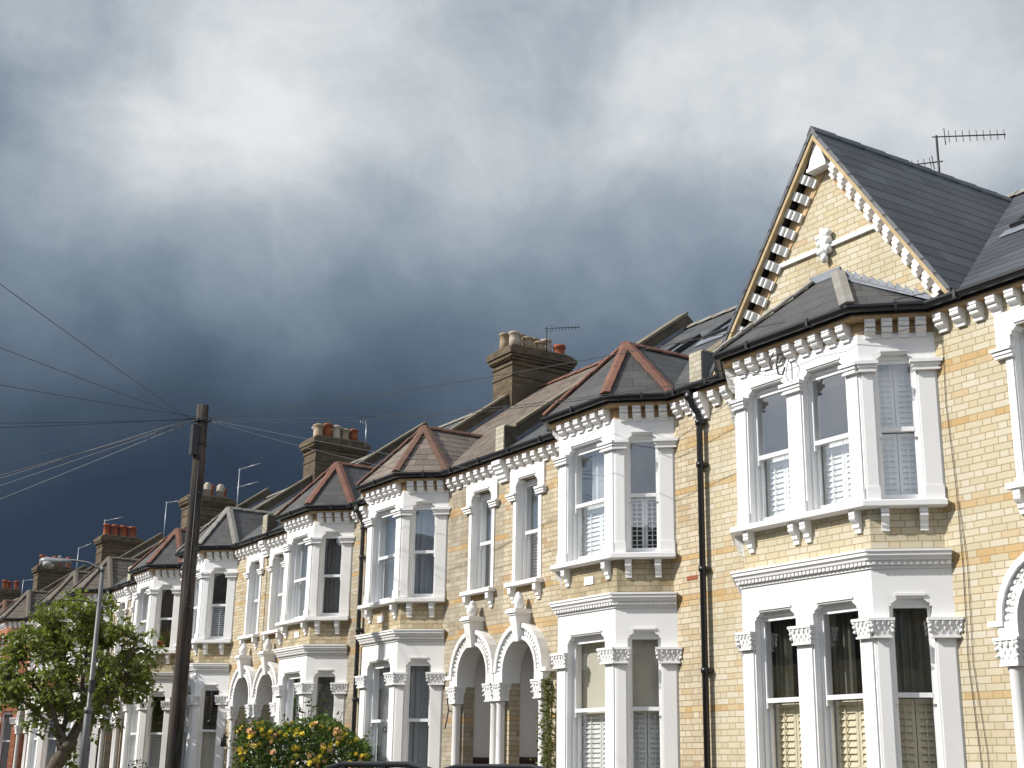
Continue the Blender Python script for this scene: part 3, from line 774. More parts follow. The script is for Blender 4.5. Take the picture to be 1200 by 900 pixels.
    b = MB(); tilesline(b, (xa+.12, RY, ZR(RY)+.01), (xb-.12, RY, ZR(RY)+.01), (0, -1, -.726), (0, 1, -.726), .13, .4)
    b.build('ridge_tiles', M['ridge_red' if roofm.startswith('tile') else 'ridge_grey'], roof)
    # ---- party parapet at the far-left party wall of this house
    def parapet(x, mat_side, w=.12):
        b = MB(); h = .27
        pts = [(-.1, EAVE+.05), (-.1, ZR(.02)+.32), (.12, ZR(.12)+h), (RY, ZR(RY)+h), (7.9, EAVE+.25), (7.9, EAVE+.05)]
        b.prism([(x-w, y, z) for y, z in pts], (2*w, 0, 0)); o = b.build('parapet', mat_side, root)
        c = MB()
        c.hexa([(x-w-.03, .10, ZR(.10)+h+.002), (x+w+.03, .10, ZR(.10)+h+.002), (x+w+.03, RY, ZR(RY)+h+.002), (x-w-.03, RY, ZR(RY)+h+.002), (x-w-.03, .10, ZR(.10)+h+.06), (x+w+.03, .10, ZR(.10)+h+.06), (x+w+.03, RY, ZR(RY)+h+.06), (x-w-.03, RY, ZR(RY)+h+.06)])
        c.build('coping', M['coping'], o)
        c = MB(); c.box(WORLD, x-w-.004, x+w+.004, .102, .125, EAVE+.05, ZR(.02)+.325); c.box(WORLD, x-w-.005, x+w+.005, -.06, .101, ZR(.02)+.321, ZR(.02)+.345)
        c.build('pier_face', M['brick_pier'], o)
        c = MB()     # lead soakers along the foot of the upstand
        for sx in (-1, 1):
            w0, w1 = sorted((x+sx*(w+.001), x+sx*(w+.014)))
            c.prism([(w0, .13, ZR(.13)+.002), (w0, RY-.1, ZR(RY-.1)+.002), (w0, RY-.1, ZR(RY-.1)+.075), (w0, .13, ZR(.13)+.075)], (w1-w0, 0, 0))
        c.build('flashing', M['lead'], o)
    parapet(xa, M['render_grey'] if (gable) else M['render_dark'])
    if d > 0 or gable: pass
    inst('party_corbel', ME['big_corbel'], root, WORLD.mat(xa, 0, EAVE-.335))
    # ---- chimney
    if chim:
        kind, npots = chim
        xc = x0-.12*1; hw = .385; ya, yb = 3.12, 4.62
        b = MB(); B_ = lambda e_, z0, z1: b.box(WORLD, xc-hw-e_, xc+hw+e_, -yb-e_, -ya+e_, z0, z1)
        B_(0, ZR(ya)-.6, 8.62); B_(.022, 8.22, 8.27); B_(.03, 8.47, 8.53)
        B_(.05, 8.58, 8.64); B_(.085, 8.641, 8.705); B_(.12, 8.706, 8.82); B_(.075, 8.821, 8.875); B_(.03, 8.876, 8.91)
        n = 9
        for k in range(n):      # dentil course
            x_ = xc-hw-.06+(2*hw+.12)*(k+.5)/n; b.box(WORLD, x_-.028, x_+.028, -ya+.05, -ya+.108, 8.60, 8.64)
        ch = b.build('chimney', M['brick_soot'], root)
        b = MB(); b.box(WORLD, xc-hw+.02, xc+hw-.02, -yb+.03, -ya-.02, 8.911, 8.95); b.build('flaunching', M['coping'], ch)
        gz = random.Random(idx*5)
        def pot(x, y, h, mat_, style):
            b = MB(); z = 8.93
            if style == 'roll': pr_ = [(.125, 0), (.115, h*.5), (.105, h-.06), (.13, h-.05), (.13, h-.01), (.11, h), (.085, h), (.085, h-.2)]
            elif style == 'louvre': pr_ = [(.12, 0), (.12, h*.45), (.15, h*.47), (.15, h*.5), (.115, h*.53), (.145, h*.6), (.115, h*.64), (.145, h*.72), (.115, h*.76), (.14, h*.84), (.08, h*.88), (.10, h*.96), (.03, h)]
            elif style == 'square': pr_ = [(.14, 0), (.125, h*.1), (.12, h-.08), (.145, h-.07), (.145, h), (.1, h), (.1, h-.2)]
            else: pr_ = [(.13, 0), (.115, .06), (.11, h-.14), (.10, h-.12), (.17, h-.08), (.17, h-.05), (.08, h-.01), (.03, h)]
            b.lathe((x, y, z), pr_, 12); b.build('chimney_pot', M[mat_], ch)
        if kind == 'A':
            for x_, y_, h, m_, s_ in ((-.22, 3.30, .42, 'buff_pot', 'roll'), (.2, 3.28, .34, 'pale_pot', 'roll'), (-.2, 3.68, .46, 'buff_pot', 'roll'), (.2, 3.62, .28, 'buff_pot', 'roll'), (-.2, 4.05, .44, 'buff_pot', 'roll'), (.2, 3.95, .24, 'buff_pot', 'roll'), (.0, 4.25, .40, 'pale_pot', 'roll'), (.18, 4.48, .26, 'terracotta', 'square'), (-.2, 4.38, .36, 'buff_pot', 'roll')):
                pot(xc+x_, y_, h, m_, s_)
        elif kind == 'B':
            for k in range(10):
                pot(xc+(-.2 if k % 2 else .18), 3.26+k*.135, .36+.07*gz.random(), ('buff_pot', 'pale_pot', 'terracotta')[k % 3], ('cap', 'cap', 'roll')[k % 3])
        elif kind == 'C':
            for k in range(6): pot(xc+(-.2 if k % 2 else .18), 3.3+k*.23, .5 if k in (2, 3, 4) else .42, ('terracotta', 'terracotta', 'pale_pot', 'terracotta', 'pale_pot', 'terracotta')[k], 'louvre' if k in (2, 4) else 'square')
        else:
            for k in range(npots): pot(xc+(-.19 if k % 2 else .17), 3.28+k*(1.2/(npots-1)), .46, 'terracotta', 'square')
    HOUSES.append(root)
    return root, dict(X=X, xa=xa, xb=xb, xd=xd, bl=bl, brr=brr)

BS = (.63, 1.21, 2.57, 3.15); BG = (.71, 1.31, 3.36, 3.94)
F1 = dict(uf='shut_low', uc='shut_full', gf='cream_low+olive_l', gc='cream_low+olive', w='shut_full')
F2 = dict(uf='net_m+shut_low', uc='shut_low_open', gf='roller+shut_low', gc='roller+shut_low', w='grey_l+ven_low')
F3 = dict(uf='grey_l+net_r', uc='grey', gf='net_l+grey', gc='grey', w='net')
F4 = dict(uf='net_l+net_r', uc='lace', gf='net', gc='lace', w='net')
F5 = dict(uf='venetian', uc='venetian_dark+ven_low', gf='ven_low', gc='pale_low', w='net')
F6 = dict(uf='ven_low', uc='brown', gf='net', gc='ven_low', w='net')
F7 = dict(uf='net', uc='grey', gf='net', gc='grey', w='net')
P2, P4, P6 = -13.43, -23.46, -33.46; Wd = 5.015
H = {}
H[1] = house(1, P2, 1, 6.05, BG, 'nearest yellow brick house with the tall pointed gable over its wide white bay', 'brick_clean', 'white', 'slate_new', 'slate_bay_dark', 'ridge_grey', F1, gable=True)
H[2] = house(2, P2, -1, Wd, BS, 'yellow brick house with bright red hip tiles on its bay roof, beside the gabled house', 'brick_mid', 'white', 'slate_old', 'slate_bay', 'ridge_red', F2)
H[3] = house(3, P4, 1, Wd, BS, 'house with brown tiled bay roof and the tall chimney stack of buff pots', 'brick_old', 'white_old', 'tile_brown', 'tile_bay', 'ridge_brown', F3, chim=('A', 8))
H[4] = house(4, P4, -1, Wd, BS, 'weathered brick house with red-hipped slate bay roof and lace curtains, behind the yellow rose bush', 'brick_old', 'white_old', 'slate_old', 'slate_bay', 'ridge_red', F4)
H[5] = house(5, P6, 1, Wd, BS, 'house with slate bay roof and pale grey hip tiles, just right of the wooden pole', 'brick_mid', 'white', 'slate_old', 'slate_bay', 'ridge_grey', F5, chim=('B', 6))
H[6] = house(6, P6, -1, Wd, BS, 'house left of the wooden pole with red hip tiles, leaf shadows and a pink porch', 'brick_old', 'white_old', 'slate_old', 'slate_bay', 'ridge_red', F6, porchm='porch_pink')
H[7] = house(7, -43.49, 1, Wd, BS, 'house with tan tiled bay roof standing directly behind the street lamp', 'brick_old', 'white_old', 'slate_old', 'tile_tan', 'ridge_tan', F7, chim=('C', 6))
H[8] = house(8, -43.49, -1, Wd, BS, 'brick house with brown tiled roof mostly hidden behind the right half of the tree', 'brick_red', 'white_old', 'tile_brown', 'tile_tan', 'ridge_tan', F7)
H[9] = house(9, -53.52, 1, Wd, BS, 'red brick house seen through the left side of the tree crown', 'brick_red', 'white_old', 'tile_brown', 'tile_tan', 'ridge_tan', F3, chim=('D', 8))
H[10] = house(10, -53.52, -1, Wd, BS, 'red brick house at the left edge of the photo with white bay', 'brick_red', 'white_old', 'tile_brown', 'tile_tan', 'ridge_brown', F7)
H[11] = house(11, -63.55, 1, Wd, BS, 'far house whose sooty chimney with four square red pots rises above the street lamp head', 'brick_red', 'white_old', 'slate_old', 'tile_tan', 'ridge_tan', F7, chim=('E', 5))
H[12] = house(12, -73.58, 1, Wd*1.0, BS, 'farthest house, only its red chimney pots showing at the left edge', 'brick_red', 'white_old', 'slate_old', 'tile_tan', 'ridge_tan', F7, chim=('F', 5))
for k in (8, 9, 10, 11, 12): H[k][0]['group'] = 'red brick houses at the far end of the street'

# ---- gable of the nearest house
def gable():
    root = H[1][0]
    ax, az = -10.98, 7.86; zb = 5.12; xl, xr = -13.03, -9.05; yf = 0.0
    b = MB(); b.prism([(xl+.1, yf, zb), (xr-.12, yf, zb), (ax, yf, az-.12)], (0, .25, 0)); g = b.build('gable_wall', M['brick_clean_plain'], root)
    b = MB(); up = Vector((0, 0, .085)); yr = RY-.05
    for xe in (xl, xr):
        lo = Vector((xe, -.22, zb)); hi = Vector((ax, -.22, az)); lb = Vector((xe, .02, zb)); hb = Vector((ax, yr, az))
        b.hexa([lo, hi, hb, lb, lo+up, hi+up, hb+up, lb+up])
    roof = b.build('gable_roof', M['slate_new'], root)
    b = MB(); tilesline(b, (ax, -.23, az+.06), (ax, yr, az+.06), (1, 0, -1.38), (-1, 0, -1.38), .12, .45); b.build('ridge_tiles', M['slate_new'], roof)
    b = MB()     # mortared verge
    for xe in (xl, xr):
        lo = Vector((xe, 0, zb)); hi = Vector((ax, 0, az)); t = (hi-lo).normalized(); n = Vector((-t.z, 0, t.x)) if t.x > 0 else Vector((t.z, 0, -t.x))
        n = -n if n.z > 0 else n
        for k, (y0, y1, o0, o1) in enumerate(((-.205, -.165, .0, .05), (-.165, -.12, .02, .045))):
            b.prism([lo+n*o0+Vector((0, y0, 0)), hi+n*o0*0+Vector((0, y0, -o0*1.7)), hi+Vector((0, y0, -o1*1.7)), lo+n*o1+Vector((0, y0, 0))], (0, y1-y0, 0))
    b.build('verge', M['verge'], roof)
    b = MB()     # dirty brick strip behind the rake corbels
    for xe in (xl, xr):
        lo = Vector((xe, 0, zb)); hi = Vector((ax, 0, az-.02)); t = (hi-lo).normalized(); dn = Vector((0, 0, -1))
        b.prism([lo+Vector((0, -.012, -.02)), hi+Vector((0, -.012, -.12)), hi+Vector((0, -.012, -.46)), lo+Vector((0, -.012, -.0))+t*0+Vector(((.22 if xe < ax else -.22), 0, 0))], (0, .011, 0))
    b.build('rake_course', M['eaves_brick'], g)
    for xe in (xl, xr):
        lo = Vector((xe, 0, zb)); hi = Vector((ax, 0, az)); t = (hi-lo).normalized(); L = (hi-lo).length
        s_ = 1 if xe < ax else -1
        nn = Vector((s_*t.z*1, 0, -abs(t.x)*1)).normalized() if s_ > 0 else Vector((-abs(t.z), 0, -abs(t.x))).normalized()
        for k in range(12):
            d_ = .28+k*(L-.80)/11.2
            o = lo+t*d_+nn*.245
            Mx = Matrix.Identity(4)
            # local x along the rake, local z up (towards the verge), local y into the wall
            ux = t if s_ > 0 else -t; uz = -nn; uy = uz.cross(ux)
            for i, ve in enumerate((ux, uy, uz)):
                for j in range(3): Mx[j][i] = ve[j]
            for j in range(3): Mx[j][3] = o[j]
            Mx[1][3] = -.012
            if abs(Mx[1][1]) > .5 and Mx[1][1] < 0:
                for j in range(3): Mx[j][1] = -Mx[j][1]
            Mx[0][0] *= 1.0
            inst('corbel', ME['corbel'], root, Mx)
    b = MB(); b.prism([(ax-.15, -.15, az-.42), (ax+.15, -.15, az-.42), (ax+.02, -.15, az-.07), (ax-.02, -.15, az-.07)], (0, .15, 0))
    b.prism([(ax-.17, -.17, az-.47), (ax+.17, -.17, az-.47), (ax+.155, -.17, az-.425), (ax-.155, -.17, az-.425)], (0, .17, 0)); b.build('apex_block', M['white'], root)
    b = MB(); b.box(WORLD, -11.98, -10.10, .001, .045, 6.345, 6.40); b.build('string_course', M['white'], root)
    b = MB()
    for i, (dx, dz, rx, rz) in enumerate(((0, .12, .07, .10), (-.06, .04, .07, .06), (.06, .05, .06, .06), (-.05, -.08, .06, .05), (.06, -.07, .055, .06), (0, -.17, .05, .06), (-.09, .10, .04, .05), (.08, .14, .04, .05), (0, 0, .08, .12))):
        b.blob((ax-.03+dx, -.06, 6.39+dz), (rx, .055, rz), i+3, .5, 5, 7)
    b.build('carved_ornament', M['white'], root)
gable()
# rooflight and white ridge flashing on the nearest roof, rooflights on the next roof
def rooflight(parent, x, y, w, h):
    b = MB(); t = Vector((0, 1, .726)).normalized(); n = Vector((0, -.726, 1)).normalized(); o = Vector((x, y, ZR(y)))
    def bx(a0, a1, s0, s1, d0, d1):
        b.hexa([o+Vector((a, 0, 0))+t*s+n*dd for dd in (d0, d1) for a, s in ((a0, s0), (a1, s0), (a1, s1), (a0, s1))])
    bx(0, w, 0, .07, .002, .09); bx(0, w, h-.07, h, .002, .09); bx(0, .07, .07, h-.07, .002, .09); bx(w-.07, w, .07, h-.07, .002, .09)
    f = b.build('rooflight', M['alu_dark'], parent)
    b = MB(); bx(.07, w-.07, .07, h-.07, .055, .065); b.build('pane', M['glass'], f)
    b = MB(); b.prism([o+Vector((-.08, 0, 0))-t*.2+n*.012, o+Vector((w+.08, 0, 0))-t*.2+n*.012, o+Vector((w+.08, 0, 0))-t*.002+n*.03, o+Vector((-.08, 0, 0))-t*.002+n*.03], n*.008); b.build('flashing', M['lead'], f)
rooflight(H[1][0], -9.62, 1.75, .7, .9)
rooflight(H[2][0], -16.9, 1.9, .55, .8); rooflight(H[2][0], -15.9, 2.2, .55, .8); rooflight(H[2][0], -14.9, 2.4, .55, .7)
b = MB(); b.box(WORLD, -10.2, -7.38, -RY-.07, -RY+.12, ZR(RY)+.10, ZR(RY)+.16); b.build('ridge_flashing', M['white'], H[1][0])

# ---- downpipes
def downpipe(parent, x, side=-1, r=.042, y=-.085, mat=None):
    b = MB()
    b.tube([(x-.05, -.205, EAVE+.06), (x-.05, -.205, EAVE-.06), (x-.03, -.17, EAVE-.16), (x+.0, y-.02, EAVE-.26), (x, y, EAVE-.36), (x, y, GZ+.1)], r, 12)
    for z in (EAVE-.42, 4.0, 2.6, 1.3, -.2): b.tube([(x, y, z), (x, y, z+.07)], r+.014, 12); b.box(WORLD, x-.075, x+.075, .002, -y, z+.015, z+.055)
    b.lathe((x-.05, -.205, EAVE-.09), [(r+.006, 0), (r+.03, .03), (r+.03, .10), (r, .12)], 12)
    return b.build('downpipe', mat or M['black'], parent)
downpipe(H[2][0], -13.42+.0)
downpipe(H[4][0], -23.50, mat=M['iron_grey']); downpipe(H[6][0], -33.5, mat=M['iron_grey']); downpipe(H[7][0], -39.95, mat=M['black'])
# plaques and air brick
b = MB(); b.box(WORLD, -15.40, -15.19, .556, .572, 2.585, 2.70); b.build('plaque', M['white'], H[2][0])
b = MB(); b.box(WORLD, -21.75, -21.53, .556, .572, 2.585, 2.70); b.build('plaque', M['white'], H[3][0])
b = MB(); b.box(WORLD, -25.40, -25.19, .556, .572, 2.585, 2.70); b.build('plaque', M['white'], H[4][0])
b = MB(); b.box(WORLD, -13.84, -13.62, .001, .006, 2.53, 2.59); b.build('air_brick', M['terracotta'], H[2][0])

# ------------------------------------------------------------------ ground
def sheet(name, x0, x1, y0, y1, z, mat, kind='structure', th=.0):
    b = MB()
    if th: b.box(WORLD, x0, x1, -y1, -y0, z-th, z)
    else: b.face([(x0, y0, z), (x1, y0, z), (x1, y1, z), (x0, y1, z)])
    o = b.build(name, mat); o['kind'] = kind; return o
sheet('ground', -900, 900, -900, 900, GZ-.13, M['earth'])
sheet('road', -400, 200, -11.0, -4.0, GZ-.10, M['asphalt'])
sheet('pavement', -400, 200, -4.0, -2.2, GZ, M['paving'], th=.126)
sheet('pavement', -400, 200, -13.2, -11.0, GZ, M['paving'], th=.126)
sheet('kerb', -400, 200, -4.13, -4.0+.0, GZ+.004, M['kerb'], th=.12)
sheet('kerb', -400, 200, -11.0, -10.87, GZ+.004, M['kerb'], th=.12)
b = MB()
for k in range(30): b.box(WORLD, -80+k*4, -78+k*4, 7.46, 7.56, GZ-.0995, GZ-.0955)
o = b.build('road_marking', M['road_paint']); o['kind'] = 'structure'
sheet('front_gardens', -79, -7.38, -2.2, 0.3, GZ+.004, M['earth'])

# ---- low front garden walls, one per house
def garden_wall(i, x0, x1, gap0, gap1, label, cap='paving', h=.85, brick='brick_old'):
    o = empty('garden_wall', ((x0+x1)/2, -2.2, GZ), label, 'wall', 'low brick front garden walls')
    b = MB(); c = MB()
    for a, e in ((x0+.02, gap0), (gap1, x1-.02)):
        if e-a < .3: continue
        b.box(WORLD, a, e, 2.1, 2.33, GZ, GZ+h); c.box(WORLD, a-.02, e+.02, 2.07, 2.36, GZ+h+.002, GZ+h+.07)
    b.build('brickwork', M[brick], o); c.build('coping', M[cap], o)
    g = MB()
    for x in (gap0-.2, gap1+.2):
        g.box(WORLD, x-.19, x+.19, 2.05, 2.39, GZ, GZ+h+.22)
        p = [Vector((x+sx*.23, -2.22+sy*.21, GZ+h+.222)) for sx, sy in ((-1, -1), (1, -1), (1, 1), (-1, 1))]
        q_ = [Vector((x+sx*.05, -2.22+sy*.05, GZ+h+.36)) for sx, sy in ((-1, -1), (1, -1), (1, 1), (-1, 1))]
        c2 = MB(); c2.hexa(p+q_); c2.build('pier_cap', M['paving'], o)
    g.build('gate_pier', M[brick], o)
descr = {1: 'front garden wall before the gabled house', 2: 'front garden wall before the house with bright red hip tiles', 3: 'front garden wall before the house with brown tiled bay roof',
         4: 'front garden wall behind the wooden pole, beside the rose bush', 5: 'front garden wall before the house with grey hip tiles', 6: 'front garden wall before the house with the pink porch',
         7: 'front garden wall behind the street lamp'}
for k in range(1, 8):
    inf = H[k][1]; xd = inf['xd']; garden_wall(k, inf['xa'], inf['xb'], xd-.5, xd+.5, descr[k])

# red brick boundary wall at the left edge, taller, with rounded pier cap
def edge_wall():
    o = empty('boundary_wall', (-47.5, -3., GZ), 'tall pale brick garden wall with stone coping at the left edge, behind the tree trunk', 'wall')
    b = MB(); b.box(WORLD, -52.0, -43.8, 2.0, 2.25, GZ, .42); b.build('brickwork', M['brick_old'], o)
    b = MB(); b.box(WORLD, -52.0, -43.8, 1.96, 2.29, .422, .50); b.build('coping', M['paving'], o)
    b = MB(); b.box(WORLD, -47.6, -46.7, 1.95, 2.6, GZ, .62); b.build('gate_pier', M['brick_old'], o)
    b = MB(); b.lathe((-47.15, -2.27, .62), [(.55, 0), (.55, .06), (.5, .12), (.3, .22), (.08, .26)], 16); b.build('pier_cap', M['white'], o)
edge_wall()

# ------------------------------------------------------------------ opposite terrace (seen only in the window panes)
def opposite():
    o = empty('opposite_terrace', (-20, -17, GZ), 'long brick terrace across the street, seen as dark reflections in the ground floor panes', 'building')
    S2 = Fr(30, -15.5, -1, 0, 0, 1)
    holes = []
    for k in range(30):
        a = 2+k*4.2; holes += [(a, a+1.3, -.5, 1.7), (a, a+1.3, 3.0, 4.6), (a+2.1, a+2.9, 3.0, 4.6)]
    b = MB(); wallgrid(b, S2, 0, 130, GZ, 5.0, holes, .2); b.build('wall', M['brick_old'], o)
    b = MB()
    for h in holes: b.box(S2, h[0], h[1], -.16, -.12, h[2], h[3])
    g_ = b.build('glazing', M['door'], o); g_['kind'] = 'stuff'
    b = MB(); b.prism([(30, -15.2, 4.95), (30, -19.5, 7.9), (30, -23.8, 4.95)], (-130, 0, 0)); b.build('roof', M['slate_old'], o)
opposite()

# ------------------------------------------------------------------ pole, wires, lamp
pb = Vector((-22.77, -3.76, GZ)); ptop = 6.34
def pole():
    o = empty('telegraph_pole', pb, 'tall weathered wooden telegraph pole with cables fanning out from its top', 'pole')
    b = MB(); n = 16
    b.tube([(pb.x+.02*math.sin(i*1.1), pb.y, GZ+(ptop-GZ)*i/n) for i in range(n+1)], [.142-.036*i/n for i in range(n+1)], 14)
    b.build('shaft', M['pole'], o)
    b = MB(); b.tube([(pb.x, pb.y, ptop-.32), (pb.x, pb.y, ptop-.28)], .13, 12); b.tube([(pb.x, pb.y, ptop-.75), (pb.x, pb.y, ptop-.71)], .132, 12)
    for k in range(8):
        a = k*math.pi/4; b.tube([(pb.x+.11*math.cos(a), pb.y+.11*math.sin(a), ptop-.3), (pb.x+.19*math.cos(a), pb.y+.19*math.sin(a), ptop-.27)], .012, 6)
    b.build('ring_bracket', M['alu_dark'], o)
    b = MB(); b.box(Fr(pb.x, pb.y, 1, 0, 0, -1), -.02, .12, .08, .19, ptop-.95, ptop-.4); b.build('junction_box', M['iron_grey'], o)
    b = MB()
    for k, z in enumerate((5.2, 4.7, 4.2, 3.7, 3.2, 2.7, 2.2)):
        s_ = 1 if k % 2 else -1; b.tube([(pb.x, pb.y, z), (pb.x+s_*.25, pb.y, z+.0)], .011, 6)
    b.build('climbing_step', M['alu_dark'], o)
    b = MB(); b.tube([(pb.x+.135, pb.y-.04, ptop-.95), (pb.x+.15, pb.y-.05, 3), (pb.x+.165, pb.y-.05, GZ)], .012, 6); b.build('riser_cable', M['cable'], o)
pole()
hub = Vector((pb.x, pb.y, ptop-.30))
def cable(a, b_, sag, r, mat, label, group='overhead cables from the pole'):
    a, b_ = Vector(a), Vector(b_); n = 24; pts = []
    for i in range(n+1):
        t = i/n; p = a.lerp(b_, t); p.z -= 4*sag*t*(1-t); pts.append(p)
    m = MB(); m.tube(pts, r*.5, 6, True); o = m.build('overhead_cable', mat); return tag(o, label, 'cable', group)
ends = [(-5.9, 4.8, .10, 'cable', .009, 'topmost of the cables running left from the pole, climbing steeply to the left edge'),
        (-10.8, 4.7, .12, 'cable', .009, 'second cable from the top running left from the pole'),
        (-15.6, 4.6, .14, 'cable', .009, 'third cable from the top running left from the pole'),
        (-22.3, 4.4, .16, 'cable', .009, 'upper of the nearly level dark cables left of the pole'),
        (-23.3, 4.3, .17, 'cable', .009, 'lower of the nearly level dark cables left of the pole'),
        (-35.1, 3.5, .12, 'cable', .010, 'dark cable sloping gently down to the left from the pole'),
        (-37.6, 3.0, .12, 'cable', .017, 'thickest dark cable sloping down to the left from the pole'),
        (-42.9, 2.4, .10, 'cable_grey', .008, 'pale sunlit cable sloping down to the left, above the lowest one'),
        (-41.6, 2.7, .05, 'cable_grey', .008, 'thin grey cable sloping down left just under the thick dark one'),
        (-48.6, 1.5, .10, 'cable_grey', .011, 'lowest and brightest pale cable sloping down to the left edge')]
for i, (x, z, sg, m_, r, lb) in enumerate(ends):
    cable(hub+Vector((-.1*math.cos(i), -.12, .03*(i % 3))), (x, -15.4, z), sg, r, M[m_], lb)
cable(hub+Vector((.12, .05, 0)), (-11.18, -.74, 4.71), .25, .009, M['cable'], 'long dark cable from the pole to the hook on the big bay')
cable(hub+Vector((.12, .05, .04)), (-12.75, -.25, 5.06), .20, .009, M['cable'], 'long dark cable from the pole to the gutter beside the gable')
cable(hub+Vector((.10, .08, .06)), (-9.35, -.24, 5.22), .12, .010, M['cable'], 'highest cable right of the pole, passing behind the tall chimney line')
cable(hub+Vector((.12, .10, 0)), (-20.2, -.06, 4.98), .05, .011, M['cable_grey'], 'pale sunlit cable dropping from the pole to the right, lower of two')
cable(hub+Vector((.12, .12, .02)), (-19.2, -.06, 5.0), .02, .008, M['cable_grey'], 'pale sunlit cable dropping from the pole to the right, upper of two')
cable(hub+Vector((.06, .12, -.1)), (-28.4, -.1, 5.2), .1, .006, M['cable'], 'faint thin cable dropping from the pole to the house roof with grey hip tiles')
cable(hub+Vector((-.06, .12, -.1)), (-31.5, -.7, 4.7), .1, .006, M['cable'], 'faint thin cable dropping left of the pole to the bay behind it')
def wallcable(pts, r, label, parent=None, mat='cable'):
    b = MB(); b.tube(pts, r, 6); o = b.build('wall_cable', M[mat], parent); return o
wallcable([(-9.36, -.012, EAVE-.02), (-9.39, -.012, 4.0), (-9.34, -.014, 3.1), (-9.33, -.012, 2.2), (-9.36, -.012, 1.2), (-9.30, -.012, .3), (-9.26, -.012, -1.4)], .0035, None, H[1][0])
wallcable([(-9.32, -.012, 2.9), (-9.27, -.014, 2.2), (-9.30, -.012, 1.2), (-9.21, -.012, .3), (-9.2, -.012, -1.4)], .003, None, H[1][0])
wallcable([(-12.0, -.745, 4.99), (-11.6, -.75, 4.84), (-11.2, -.74, 4.82), (-10.7, -.75, 4.86), (-10.3, -.77, 4.83), (-10.12, -.72, 4.83), (-9.95, -.60, 4.86), (-9.7, -.38, 4.82), (-9.5, -.2, 4.9)], .004, None, H[1][0], 'cable_grey')
b = MB(); b.tube([(-11.18, -.62, 4.90), (-11.18, -.76, 4.88), (-11.19, -.78, 4.74), (-11.15, -.79, 4.62), (-11.08, -.79, 4.60), (-11.04, -.79, 4.68)], .012, 8)
b.tube([(-11.25, -.76, 4.92), (-11.3, -.79, 4.8), (-11.24, -.8, 4.70)], .008, 6); b.tube([(-11.12, -.76, 4.92), (-11.06, -.79, 4.82), (-11.12, -.8, 4.74)], .008, 6)
tag(b.build('cable_hook', M['alu_dark']), 'small metal hook with coiled cable under the eaves of the big bay', 'hook')
b = MB(); b.tube([(-19.86, -.02, .98), (-19.86, -.14, 1.02), (-19.78, -.22, 1.22)], .01, 6); b.tube([(-19.86, -.14, 1.02), (-19.86, -.2, .72)], .011, 6); b.tube([(-19.98, -.02, 1.02), (-19.86, -.14, 1.02), (-19.80, -.2, .88)], .008, 6)
tag(b.build('wall_bracket', M['cable']), 'small thin metal bracket on the brick beside the left porch column', 'bracket')
b = MB(); b.tube([(-29.95, -.04, .72), (-29.95, -.14, .74)], .02, 8); b.lathe((-29.95, -.16, .52), [(.05, 0), (.075, .02), (.065, .2), (.03, .27), (.01, .3)], 8)
tag(b.build('wall_lantern', M['cable']), 'small black lantern on the brick right of the leaf shadowed bay', 'lantern')

def lamp():
    lb = Vector((-29.36, -3.43, GZ)); o = empty('street_lamp', lb, 'slim grey street lamp with cobra head in front of the tree', 'street lamp')
    b = MB(); b.tube([(lb.x, lb.y, GZ), (lb.x, lb.y, 1.15), (lb.x, lb.y, 1.2), (lb.x, lb.y, 4.1)], [.085, .08, .05, .045], 12); b.tube([(lb.x, lb.y, 1.12), (lb.x, lb.y, 1.24)], .092, 12); b.tube([(lb.x, lb.y, 4.1), (lb.x, lb.y, 4.22)], .05, 12)
    b.build('column', M['steel'], o)
    b = MB(); d = Vector((-.62, -.78, 0)).normalized(); P0 = Vector((lb.x, lb.y, 4.12)); hd = P0+d*.98+Vector((0, 0, .22))
    b.tube([P0, P0+d*.1+Vector((0, 0, .08)), P0+d*.35+Vector((0, 0, .19)), P0+d*.7+Vector((0, 0, .24)), hd], .026, 8); b.build('arm', M['steel'], o)
    b = MB(); b.tube([hd-d*.25, hd-d*.2, hd, hd+d*.15, hd+d*.3, hd+d*.42, hd+d*.47], [.03, .05, .062, .075, .095, .08, .03], 12)
    hh = b.build('lamp_head', M['lamp_body'], o)
    b = MB(); b.blob(hd+d*.27+Vector((0, 0, -.07)), (.13, .13, .085), 1, 0, 6, 12); b.build('diffuser', M['lamp_glass'], hh)
    b = MB(); b.lathe(hd+d*.02+Vector((0, 0, .05)), [(.035, 0), (.035, .05), (.02, .07)], 10); b.build('photocell', M['lamp_glass'], hh)
    b = MB(); b.box(WORLD, lb.x+.02, lb.x+.16, -lb.y-.05, -lb.y+.05, 1.55, 1.80); b.build('bracket_box', M['iron_grey'], o)
lamp()

# ---- aerials
def aerial(base, h, booms, label, mat='alu', name='tv_aerial'):
    base = Vector(base); o = empty(name, base, label, 'aerial', 'television aerials on the roofs')
    b = MB(); b.tube([base, base+Vector((0, 0, h))], .016, 8); b.build('mast', M[mat], o)
    for z, dx, dy, L, k, el, dz in booms:
        b = MB(); d = Vector((dx, dy, dz)).normalized(); s_ = d.cross(Vector((0, 0, 1))).normalized(); p = base+Vector((0, 0, z)); up = s_.cross(d)
        b.tube([p-d*.06, p+d*L], .010, 6)
        ax = up if el > 0 else s_
        for i in range(k):
            c = p+d*(L*(.18+.80*i/(k-1))); e = abs(el)*(1.15-.3*i/k); b.tube([c-ax*e*.5, c+ax*e*.5], .005, 5)
        c = p+d*L*.12; b.tube([c-ax*abs(el)*.8, c+ax*abs(el)*.8], .007, 5); b.build('antenna', M[mat], o)
    return o
